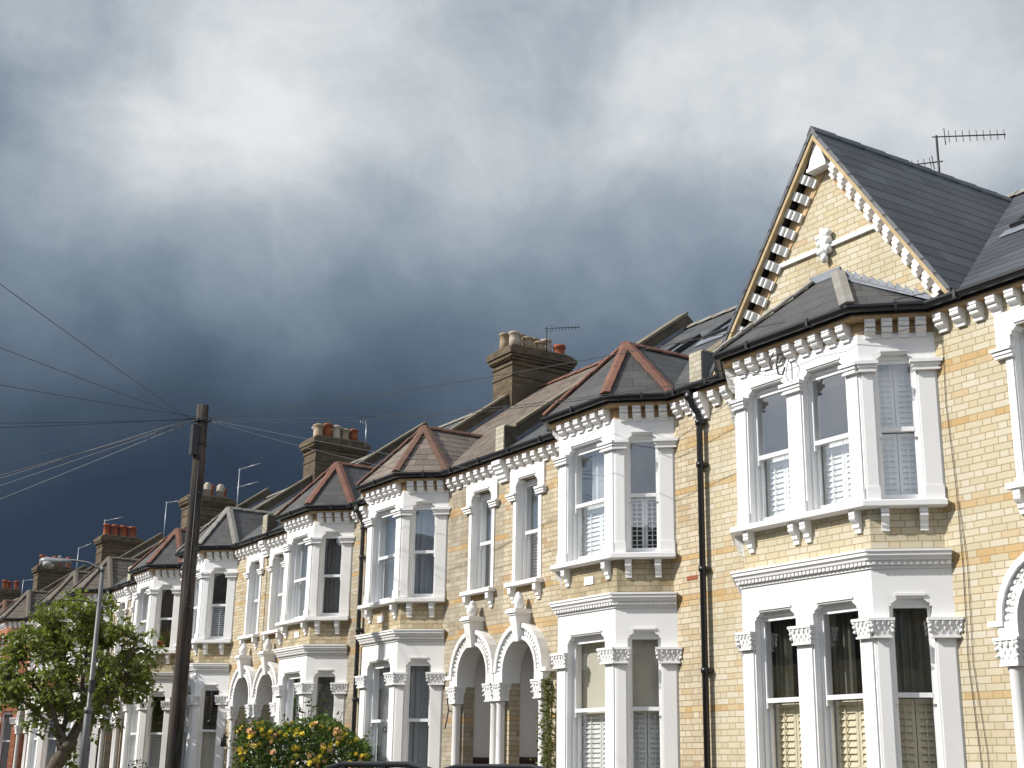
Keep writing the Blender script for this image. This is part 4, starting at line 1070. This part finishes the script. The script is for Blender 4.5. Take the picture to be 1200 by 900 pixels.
aerial((-11.15, 2.4, 7.55), 1.10, [(1.08, .58, .81, .95, 9, .16, .03), (.70, -.58, -.81, .62, 7, .13, -.12)], 'dark aerial with long comb arm above the ridge of the gabled house', 'alu_dark')
aerial((-23.2, 4.0, 8.9), .58, [(.55, .60, .80, .72, 9, .12, .03)], 'dark aerial standing on the tall chimney with buff pots', 'alu_dark')
aerial((-32.95, 4.5, 8.7), .72, [(.70, .2, -.9, .22, 3, .12, .1)], 'small pale aerial on the capped chimney in the middle of the row')
aerial((-38.55, 3.0, 7.2), 1.72, [(1.70, .75, .25, .95, 8, -.14, .06), (1.15, .75, .25, .9, 8, -.14, .05)], 'tall pale aerial with two arms right of the wooden pole')
aerial((-55.0, 3.6, 7.8), 2.05, [(1.98, .75, .25, 1.25, 10, -.14, .02)], 'pale aerial behind the row of red pots left of the pole')
aerial((-54.2, 3.6, 7.9), 1.55, [(1.5, .75, .25, 1.1, 8, -.14, .02)], 'brown aerial on the left of the red pots', 'alu_dark')
aerial((-47.2, 3.6, 7.6), 1.75, [(1.70, .75, .25, .95, 8, -.14, .0)], 'pale aerial between the red pots and the wooden pole')
aerial((-58.6, 3.6, 7.6), 1.55, [(1.5, .75, .25, .95, 8, -.14, .12)], 'pale aerial above the street lamp arm')
aerial((-68.2, 3.6, 7.6), 1.2, [(1.15, .75, .25, 1.1, 8, -.14, .0)], 'pale aerial near the left edge below the lamp head')

# ------------------------------------------------------------------ foliage
def leafmesh(pts, size, mat, name, parent, seed, droop=.3, quad=True):
    g = random.Random(seed); b = MB()
    for p in pts:
        p = Vector(p); s_ = size*(.6+.7*g.random())
        d = Vector((g.gauss(0, 1), g.gauss(0, 1), g.gauss(0, .6)-droop)).normalized(); w = d.orthogonal().normalized()
        w = (Matrix.Rotation(g.random()*6.28, 3, d) @ w); n = d.cross(w)
        a = p; m1 = p+d*s_*.42+w*s_*.27+n*s_*.06; m2 = p+d*s_*.42-w*s_*.27+n*s_*.06; e = p+d*s_-n*s_*.08; mid = p+d*s_*.45-n*s_*.04
        b.face([a, m1, e, mid]); b.face([a, mid, e, m2])
    return b.build(name, mat, parent, raw=True)
def tree():
    g = random.Random(21)
    base = Vector((-32.75, -3.15, GZ)); o = empty('street_tree', base, 'leaning street tree with green leafy crown behind the street lamp', 'tree')
    b = MB()
    # camera-right direction on the ground
    r_ = Vector((.536, .844, 0)); f_ = Vector((-.844, .536, 0))
    def P(u, z, w=0): return base+r_*u+f_*w+Vector((0, 0, z-GZ))
    def limb(pts, r0, r1, seg=8):
        n = len(pts); fine = []
        for i in range(n-1):
            for k in range(4):
                t = k/4; p0 = pts[max(i-1, 0)]; p1 = pts[i]; p2 = pts[i+1]; p3 = pts[min(i+2, n-1)]
                q = .5*((2*p1)+(p2-p0)*t+(2*p0-5*p1+4*p2-p3)*t*t+(3*p1-p0-3*p2+p3)*t*t*t); fine.append(q+Vector((g.gauss(0, .012), g.gauss(0, .012), 0)))
        fine.append(pts[-1]); m_ = len(fine); b.tube(fine, [r0+(r1-r0)*(i/(m_-1))**.8 for i in range(m_)], seg); return fine
    # u: metres to the right of the trunk foot
    tips = []
    limb([P(-.25, GZ), P(-.15, -.8), P(-.02, -.1), P(.18, .30), P(.34, .62)], .20, .15, 12)
    main = [([P(.30, .55), P(.48, .95), P(.72, 1.35, .1), P(1.12, 1.85, .1), P(1.45, 2.4, -.1), P(1.7, 2.9, -.2)], .14, .03),
            ([P(.33, .62), P(.60, 1.0, -.2), P(1.05, 1.45, -.4), P(1.5, 1.75, -.5), P(1.95, 2.2, -.5)], .11, .02),
            ([P(.12, .25), P(.08, .7), P(.12, 1.2, .2), P(-.12, 1.7, .3), P(-.30, 2.3, .3), P(-.4, 3.1, .2)], .09, .02),
            ([P(.25, .5), P(.05, .95, -.2), P(-.15, 1.45, -.4), P(-.55, 1.9, -.5), P(-.95, 2.5, -.4)], .08, .02),
            ([P(.50, 1.05), P(.45, 1.5, .3), P(.30, 2.0, .5), P(.35, 2.8, .4), P(.25, 3.6, .3)], .09, .02),
            ([P(.72, 1.35), P(.75, 1.9, .1), P(.85, 2.5), P(.75, 3.2), P(.65, 3.75)], .07, .015),
            ([P(-.12, .95, -.3), P(-.5, 1.3, -.5), P(-.9, 1.6, -.5), P(-1.2, 1.9, -.3)], .05, .012),
            ([P(1.12, 1.85), P(1.2, 2.5, .3), P(1.25, 3.1, .3)], .05, .012), ([P(.3, 1.2, .3), P(.0, 1.6, .8), P(-.3, 2.3, 1.1), P(-.4, 2.9, 1.2)], .06, .012),
            ([P(.8, 1.5, .2), P(1.0, 2.0, .8), P(1.1, 2.6, 1.1)], .05, .012)]
    pts = []
    for L, r0, r1 in main: pts.append(limb(L, r0, r1))
    trunk_pts = pts
    # twigs with leaves
    lv = []
    def inside(p):
        u = (p-base).dot(r_); z = p.z; w = (p-base).dot(f_)
        # outline of the crown seen from the street (u, z)
        e = ((u-.30)/(1.95))**2+((z-2.22)/1.72)**2+((w-.1)/1.7)**2
        return e
    tw = 0
    tries = 0
    while tw < 440 and tries < 20000:
        tries += 1
        c = P(.30+g.uniform(-1.95, 1.95), 2.22+g.uniform(-1.75, 1.75), .1+g.uniform(-1.7, 1.7))
        e = inside(c)
        nz = mnoise.noise(c*1.15+Vector((3, 1, 7)))
        if e > 1.0+.35*nz or e < .12 or nz < -.22: continue
        u = (c-base).dot(r_)
        if c.z < 1.05+.25*abs(u-.2) and u > -.1 and g.random() < .9: continue
        if c.z < .75: continue
        # nearest limb point
        best = min((q for L in trunk_pts for q in L[3:]), key=lambda q: (q-c).length+.25*max(0, q.z-c.z)*2)
        if (best-c).length > 1.25: continue
        mid = best.lerp(c, .5)+Vector((g.gauss(0, .05), g.gauss(0, .05), g.random()*.08))
        b.tube([best, mid, c], [.016, .010, .004], 5)
        tw += 1
        for k in range(g.randint(14, 24)):
            t = g.random()**.6; p = mid.lerp(c, t) if g.random() < .8 else best.lerp(mid, t)
            lv.append(p+Vector((g.gauss(0, .075), g.gauss(0, .075), g.gauss(0, .06)-.02)))
    # drooping sprays reaching out on the right and a sprout low on the trunk
    for (u0, z0, u1, z1) in ((1.5, 2.7, 2.30, 2.75), (1.5, 2.3, 2.32, 2.32), (1.4, 2.9, 2.1, 3.15), (1.2, 2.0, 1.95, 1.95), (1.2, 1.7, 1.7, 1.55), (-1.2, 2.3, -1.75, 2.2), (-1.1, 3.0, -1.6, 2.9), (.2, 3.5, .1, 4.15), (.7, 3.5, .85, 3.98), (-.5, 3.3, -.75, 3.75), (-1.0, 1.8, -1.6, 1.7), (.25, .25, .55, .45), (.2, .1, .45, .1)):
        A, B = P(u0, z0), P(u1, z1); b.tube([A, A.lerp(B, .5)+Vector((0, 0, .06)), B], [.02, .012, .004], 5)
        for k in range(34):
            t = .2+.8*g.random(); lv.append(A.lerp(B, t)+Vector((g.gauss(0, .06), g.gauss(0, .06), g.gauss(0, .06))))
    b.build('trunk', M['bark'], o)
    leafmesh(lv, .155, M['leaf_tree'], 'crown', o, 5, .45)
tree()
def rose():
    g = random.Random(4); base = Vector((-22.2, -1.75, GZ)); o = empty('rose_bush', base, 'rose bush covered in yellow and apricot roses in front of the white bay', 'bush')
    r_ = Vector((.536, .844, 0)).normalized(); b = MB(); lv = []
    ctr = lambda: None
    def inb(p):
        u, w, z = p
        top = .72+.22*math.exp(-((u-.38)/.42)**2)+.07*math.exp(-((u+.55)/.4)**2)-.50*max(0, u-.62)-.15*max(0, -u-.9)
        lim = 1.0
        return z < top+.10*mnoise.noise(Vector((u*3.2, w*3, 1.7))) and -1.04 < u < 1.22 and z > -1.5 and (abs(w) < .62)
    def W(u, w, z): return base+r_*u+Vector((-.844, .536, 0))*w+Vector((0, 0, z-GZ))
    blooms = []
    n = 0
    while n < 11000:
        u, w, z = g.uniform(-1.3, 1.3), g.uniform(-.62, .62), g.uniform(-.6, 1.15)
        if not inb((u, w, z)): continue
        if g.random() < .6 and inb((u, w, z+.22)) and abs(w) < .4 and abs(u) < 1.05: continue
        lv.append(W(u, w, z)); n += 1
    for k in range(26):
        u = g.uniform(-1., 1.); p = [W(0+.3*g.gauss(0, .5), g.gauss(0, .1), GZ), W(u*.5, g.gauss(0, .2), -.4), W(u, g.gauss(0, .3), .5)]; b.tube(p, [.018, .012, .006], 5)
    sprays = ((-.95, .95), (.75, .98), (1.2, .60), (-1.15, .55), (.42, 1.25), (-.9, .78), (-.55, .80), (.0, 1.12), (.35, 1.05), (.55, .9), (-.25, .95), (1.1, .42), (.18, 1.18))
    for u, z in sprays:
        A, B = W(u*.8, -.2, z-.4), W(u, -.25, z+.02); b.tube([A, B], [.008, .004], 5)
        for k in range(16): lv.append(A.lerp(B, .3+.7*g.random())+Vector((g.gauss(0, .04), g.gauss(0, .04), g.gauss(0, .03))))
    b.build('stems', M['bark'], o)
    leafmesh(lv, .085, M['leaf_rose'], 'foliage', o, 8, .1)
    def bloom(b):
        for ring_, (k, r, h, tl) in enumerate(((5, .052, .0, .75), (5, .038, .012, .45), (4, .024, .02, .2))):
            for i in range(k):
                a = 2*math.pi*(i+ring_*.5)/k; c, s_ = math.cos(a), math.sin(a); cc, ss = math.cos(a+.62), math.sin(a+.62); c2, s2 = math.cos(a-.62), math.sin(a-.62)
                b.face([(0, 0, h-.02), (cc*r*.8, ss*r*.8, h+.01), (c*r*1.1, s_*r*1.1, h+.03*(1-tl)+.012), (c2*r*.8, s2*r*.8, h+.01)], True)
        b.blob((0, 0, .012), (.022, .022, .026), 2, .3, 4, 7)
    my = proto(bloom, 'rose', M['yellow']); ma = proto(bloom, 'rose', M['apricot'])
    cnt = 0; tr_ = 0
    while cnt < 92 and tr_ < 9000:
        tr_ += 1
        u, z = g.uniform(-1.28, 1.25), g.uniform(.0, 1.15)
        # put it on the street side surface
        w = .66
        if not inb((u, -.3, z)): continue
        w = -.60+.12*g.random() if inb((u, -.3, z+.12)) else -.3*g.random()-.1
        p = W(u, w, z+.02)
        if any((p-q).length < .06 for q in blooms): continue
        if mnoise.noise(Vector((u*4.2, z*4.2, 3.3))) < -.12: continue
        blooms.append(p); cnt += 1
        nrm = Vector((g.gauss(.25, .35), g.gauss(-.8, .3), g.gauss(.55, .3))).normalized()
        Mx = nrm.to_track_quat('Z', 'Y').to_matrix().to_4x4(); s_ = .85+.45*g.random(); Mx = Mx @ Matrix.Scale(s_, 4); Mx.translation = p
        inst('rose', my if g.random() < .62 else ma, o, Mx)
rose()
def climber():
    g = random.Random(9); o = empty('climbing_plant', (-16.95, -.2, GZ), 'narrow climbing plant on the wall between the right porch column and the white bay', 'plant')
    b = MB(); b.tube([(-16.93, -.05, GZ), (-16.90, -.08, -.3), (-16.95, -.07, .6), (-16.9, -.07, 1.35)], [.02, .018, .012, .006], 6); b.build('stem', M['bark'], o)
    lv = []
    for k in range(1300):
        z = g.uniform(-1.3, 1.42); w = .10 if z < .95 else .10*max(.2, (1.5-z)/.55)
        lv.append((-16.92+g.gauss(0, w*.75), -.10-abs(g.gauss(0, .07)), z))
    leafmesh(lv, .065, M['leaf_ivy'], 'foliage', o, 3, .2)
climber()
def shrub(base, r, h, label, n, seed):
    g = random.Random(seed); base = Vector(base); o = empty('garden_shrub', base, label, 'shrub'); lv = []
    while len(lv) < n:
        p = Vector((g.uniform(-1, 1), g.uniform(-1, 1), g.uniform(0, 1)))
        if (p.x**2+p.y**2+p.z**2) < 1 and (p.x**2+p.y**2+p.z**2) > .3: lv.append(base+Vector((p.x*r, p.y*r, p.z*h)))
    b = MB()
    for k in range(8): b.tube([base, base+Vector((g.gauss(0, r*.4), g.gauss(0, r*.4), h*.7))], [.02, .006], 5)
    b.build('stems', M['bark'], o); leafmesh(lv, .08, M['leaf_shrub'], 'foliage', o, seed, .1)
shrub((-31.6, -1.55, GZ), .55, 1.86, 'small dark shrub in the garden at the foot of the leaf shadowed bay', 1500, 12)
b = MB(); b.lathe((-33.9, -.52, 2.97), [(.06, 0), (.085, .13), (.095, .13), (.095, .16), (.07, .16)], 12); o = empty('potted_plant', (-33.9, -.52, 2.97), 'small orange flower pot on the upper bay sill left of the wooden pole', 'flower pot'); b.build('pot', M['terracotta'], o)
leafmesh([(-33.9+rnd.gauss(0, .04), -.52+rnd.gauss(0, .03), 3.15+rnd.random()*.1) for k in range(60)], .06, M['leaf_rose'], 'leaves', o, 2)

# ------------------------------------------------------------------ parked car (only its roof rails reach the frame)
def car():
    cx, cy = -11.6, -5.35; o = empty('parked_car', (cx, cy, GZ), 'black car parked at the kerb, only its roof rails showing at the bottom edge', 'car')
    L, Wc = 2.35, .92
    prof = [(-2.3, .35), (-2.35, .75), (-2.2, 1.0), (-1.15, 1.10), (-.55, 1.52), (.2, 1.60), (1.3, 1.58), (1.9, 1.50), (2.2, 1.05), (2.3, .7), (2.25, .35)]
    b = MB(); N_ = 9; rings = []
    for j in range(N_):
        v = -1+2*j/(N_-1)
        r = []
        for x, z in prof:
            hw = Wc*(1 if z <= 1.1 else 1-.22*(z-1.1)/.5); zz = z-(.06*abs(v)**3 if z > 1.2 else .03*abs(v)**4); r.append((cx+x*(1-.03*v*v), cy+hw*v, GZ+zz))
        rings.append(r)
    for j in range(N_-1):
        for i in range(len(prof)):
            k = (i+1) % len(prof); b.face([rings[j][i], rings[j][k], rings[j+1][k], rings[j+1][i]], True)
    b.face(rings[0]); b.face(rings[-1][::-1]); b.build('body', M['car_paint'], o)
    for sy in (-1, 1):
        b = MB(); y = cy+sy*.845
        b.prism([(cx-.98, y+sy*.055, GZ+1.12), (cx+1.9, y+sy*.055, GZ+1.12), (cx+1.72, y-sy*.075, GZ+1.47), (cx+.2, y-sy*.1, GZ+1.52), (cx-.5, y-sy*.09, GZ+1.46)], (0, sy*.012, 0)); b.build('side_window', M['door'], o)
        b = MB(); y = cy+sy*.62; z = GZ+1.60
        b.tube([(cx-.52, y, z-.05), (cx-.40, y, z+.035), (cx-.1, y, z+.075), (cx+1.2, y, z+.075), (cx+1.55, y, z+.03), (cx+1.72, y, z-.05)], [.03, .028, .026, .026, .028, .03], 8)
        for x in (-.05, .75, 1.2): b.box(WORLD, cx+x-.04, cx+x+.04, -y-.02, -y+.02, z-.05, z+.07)
        b.build('roof_rail', M['black'], o)
        for x in (-1.45, 1.4):
            b = MB(); b.tube([(cx+x, cy+sy*.74, GZ+.33), (cx+x, cy+sy*.95, GZ+.33)], .33, 24); w = b.build('wheel', M['tyre'], o)
            b = MB(); b.tube([(cx+x, cy+sy*.94, GZ+.33), (cx+x, cy+sy*.965, GZ+.33)], .2, 20); b.build('rim', M['steel'], w)
    b = MB(); b.box(WORLD, cx-2.36, cx-2.3, -cy-.75, -cy-.45, GZ+.68, GZ+.84); b.build('headlight', M['lamp_glass'], o)
    b = MB(); b.box(WORLD, cx-2.36, cx-2.3, -cy+.45, -cy+.75, GZ+.68, GZ+.84); b.build('headlight', M['lamp_glass'], o)
car()

# ------------------------------------------------------------------ light
LX, LY, LZ = .40, 1.0, -.76          # direction the sunlight travels
Ld = Vector((LX, LY, LZ)).normalized()
sun = bpy.data.lights.new('Sun', 'SUN'); sun.energy = 4.0; sun.angle = R(.53); sun.color = (1., .97, .925)
so = bpy.data.objects.new('Sun', sun); COL.objects.link(so); so.rotation_euler = Ld.to_track_quat('-Z', 'Y').to_euler()
w = bpy.data.worlds.new('World'); sc.world = w; w.use_nodes = True; nt = w.node_tree; nt.nodes.clear(); q = N(nt)
sky = q.n('ShaderNodeTexSky'); sky.sky_type = 'NISHITA'; sky.sun_disc = False
sky.sun_elevation = math.asin(-Ld.z); sky.sun_rotation = math.atan2(-Ld.x, -Ld.y)
tc = q.n('ShaderNodeTexCoord'); D = tc.outputs['Generated']
HD = (-.8104, .5148, .2802)           # middle of the photographed part of the sky
# storm clouds: a soft field of lobes in fixed compass directions, broken up by fractal noise
wn = q.n('ShaderNodeTexNoise'); q.put(wn.inputs['Vector'], D); wn.inputs['Scale'].default_value = 4.; wn.inputs['Detail'].default_value = 5.
warp = q.v('SCALE', q.v('SUBTRACT', wn.outputs['Color'], (.5, .5, .5))); warp.node.inputs['Scale'].default_value = .16
Dw = q.v('NORMALIZE', q.v('ADD', D, warp))
def dirpx(px, py):
    f, yaw, pt, ro = 1571.06, .5659, .2841, .0168
    h = Vector((-math.cos(yaw), math.sin(yaw), 0)); r = Vector((math.sin(yaw), math.cos(yaw), 0)); u = Vector((0, 0, 1))
    F = h*math.cos(pt)+u*math.sin(pt); U = -h*math.sin(pt)+u*math.cos(pt); Rr = r*math.cos(ro)+U*math.sin(ro); U2 = -r*math.sin(ro)+U*math.cos(ro)
    return (F+Rr*(px-600)/f-U2*(py-450)/f).normalized()
sepd = q.n('ShaderNodeSeparateXYZ'); q.put(sepd.inputs[0], Dw)
# elevation term with a slight tilt towards the right
t = q.rng(sepd.outputs[2], .12, .44, .12, .72)
t = q.m('ADD', t, q.m('MULTIPLY', q.v('DOT_PRODUCT', Dw, (.536, .844, 0)), .16))
lobes = [(230, 130, 130, .05), (430, 70, 190, .12), (330, 180, 90, .07), (60, 10, 60, .10), (95, 50, 60, -.12), (10, 130, 90, -.15), (180, 190, 90, .10), (1060, 120, 130, .20), (200, 290, 130, .09), (650, 270, 90, .03), (480, 330, 90, .04), (880, 150, 80, .08), (720, 160, 130, .14), (620, 75, 90, -.15), (60, 290, 110, .12), (530, 245, 40, .06), (550, 300, 130, -.10), (150, 460, 150, -.13), (320, 510, 130, -.12), (820, 320, 130, -.13), (300, 290, 110, .04),
         (300, 250, 120, .05), (1150, 10, 90, -.06), (860, 30, 110, -.05), (480, 420, 90, -.04), (760, 60, 60, .04), (1150, 210, 80, -.07), (20, 55, 40, .08), (430, 230, 80, -.05)]
for px, py, s_, a in lobes:
    c = q.v('DOT_PRODUCT', Dw, tuple(dirpx(px, py))); k = 1571./s_
    e = q.m('EXPONENT', q.m('MULTIPLY', q.m('SUBTRACT', c, 1.), k*k))
    t = q.m('ADD', t, q.m('MULTIPLY', e, a))
n1 = q.noise(Dw, 4.6, 10., .56, .15); n2 = q.noise(Dw, 17., 10., .60, .0); n3 = q.noise(q.v('MULTIPLY', Dw, (1., 1., 1.5)), 8.5, 10., .6, .1)
amp = q.rng(t, .15, .65, .10, .36); amp2 = q.rng(t, .25, .65, .03, .20); amp3 = q.rng(t, .2, .6, .05, .26)
t = q.m('ADD', t, q.m('MULTIPLY', q.m('SUBTRACT', n1, .5), amp)); t = q.m('ADD', t, q.m('MULTIPLY', q.m('SUBTRACT', n2, .5), amp2)); t = q.m('ADD', t, q.m('MULTIPLY', q.m('SUBTRACT', n3, .5), amp3))
def srgb(*c): return tuple(((x/255)/12.92 if x/255 < .04045 else ((x/255+.055)/1.055)**2.4) for x in c)
EXP = .48
cloud = q.ramp(t, [(.08, srgb(48, 62, 80)), (.22, srgb(69, 84, 100)), (.38, srgb(98, 114, 131)), (.55, srgb(131, 146, 161)), (.72, srgb(166, 177, 188)), (.86, srgb(202, 208, 213)), (1., srgb(230, 233, 236))])
front = q.rng(q.v('DOT_PRODUCT', D, HD), .25, .72, 0., 1., True)
# behind the camera the storm breaks up: blue sky with white clouds
pat = q.rng(q.noise(D, 3.2, 7., .6, .5), .42, .6, 0., 1., True)
skyc = q.v('SCALE', sky.outputs[0]); skyc.node.inputs['Scale'].default_value = .10
back = q.mix(q.m('MULTIPLY', pat, .75), skyc, c4((1.05, 1.08, 1.12)))
fin = q.mix(front, back, q.v('SCALE', cloud)); fin.node.inputs[7].links[0].from_node.inputs['Scale'].default_value = 2**-EXP
bg = q.n('ShaderNodeBackground'); q.put(bg.inputs[0], fin); bg.inputs[1].default_value = 1.
wo = q.n('ShaderNodeOutputWorld'); nt.links.new(bg.outputs[0], wo.inputs[0])

# ------------------------------------------------------------------ camera
f, yaw, pt, ro = 1571.06, .5659, .2841, .0168
h = Vector((-math.cos(yaw), math.sin(yaw), 0)); r = Vector((math.sin(yaw), math.cos(yaw), 0)); u = Vector((0, 0, 1))
F = h*math.cos(pt)+u*math.sin(pt); U = -h*math.sin(pt)+u*math.cos(pt); Rr = r*math.cos(ro)+U*math.sin(ro); U2 = -r*math.sin(ro)+U*math.cos(ro)
cam = bpy.data.cameras.new('Camera'); cam.sensor_width = 36.; cam.lens = f/1200*36; cam.clip_end = 3000; cam.clip_start = .1
co = bpy.data.objects.new('Camera', cam); COL.objects.link(co)
Mx = Matrix((( Rr.x, U2.x, -F.x, 0), (Rr.y, U2.y, -F.y, -11.614), (Rr.z, U2.z, -F.z, 0), (0, 0, 0, 1))); co.matrix_world = Mx
sc.camera = co
vs = sc.view_settings; vs.view_transform = 'Standard'; vs.look = 'None'; vs.exposure = EXP; vs.gamma = 1.; vs.use_curve_mapping = False
sc.cycles.max_bounces = 6; sc.cycles.transparent_max_bounces = 12
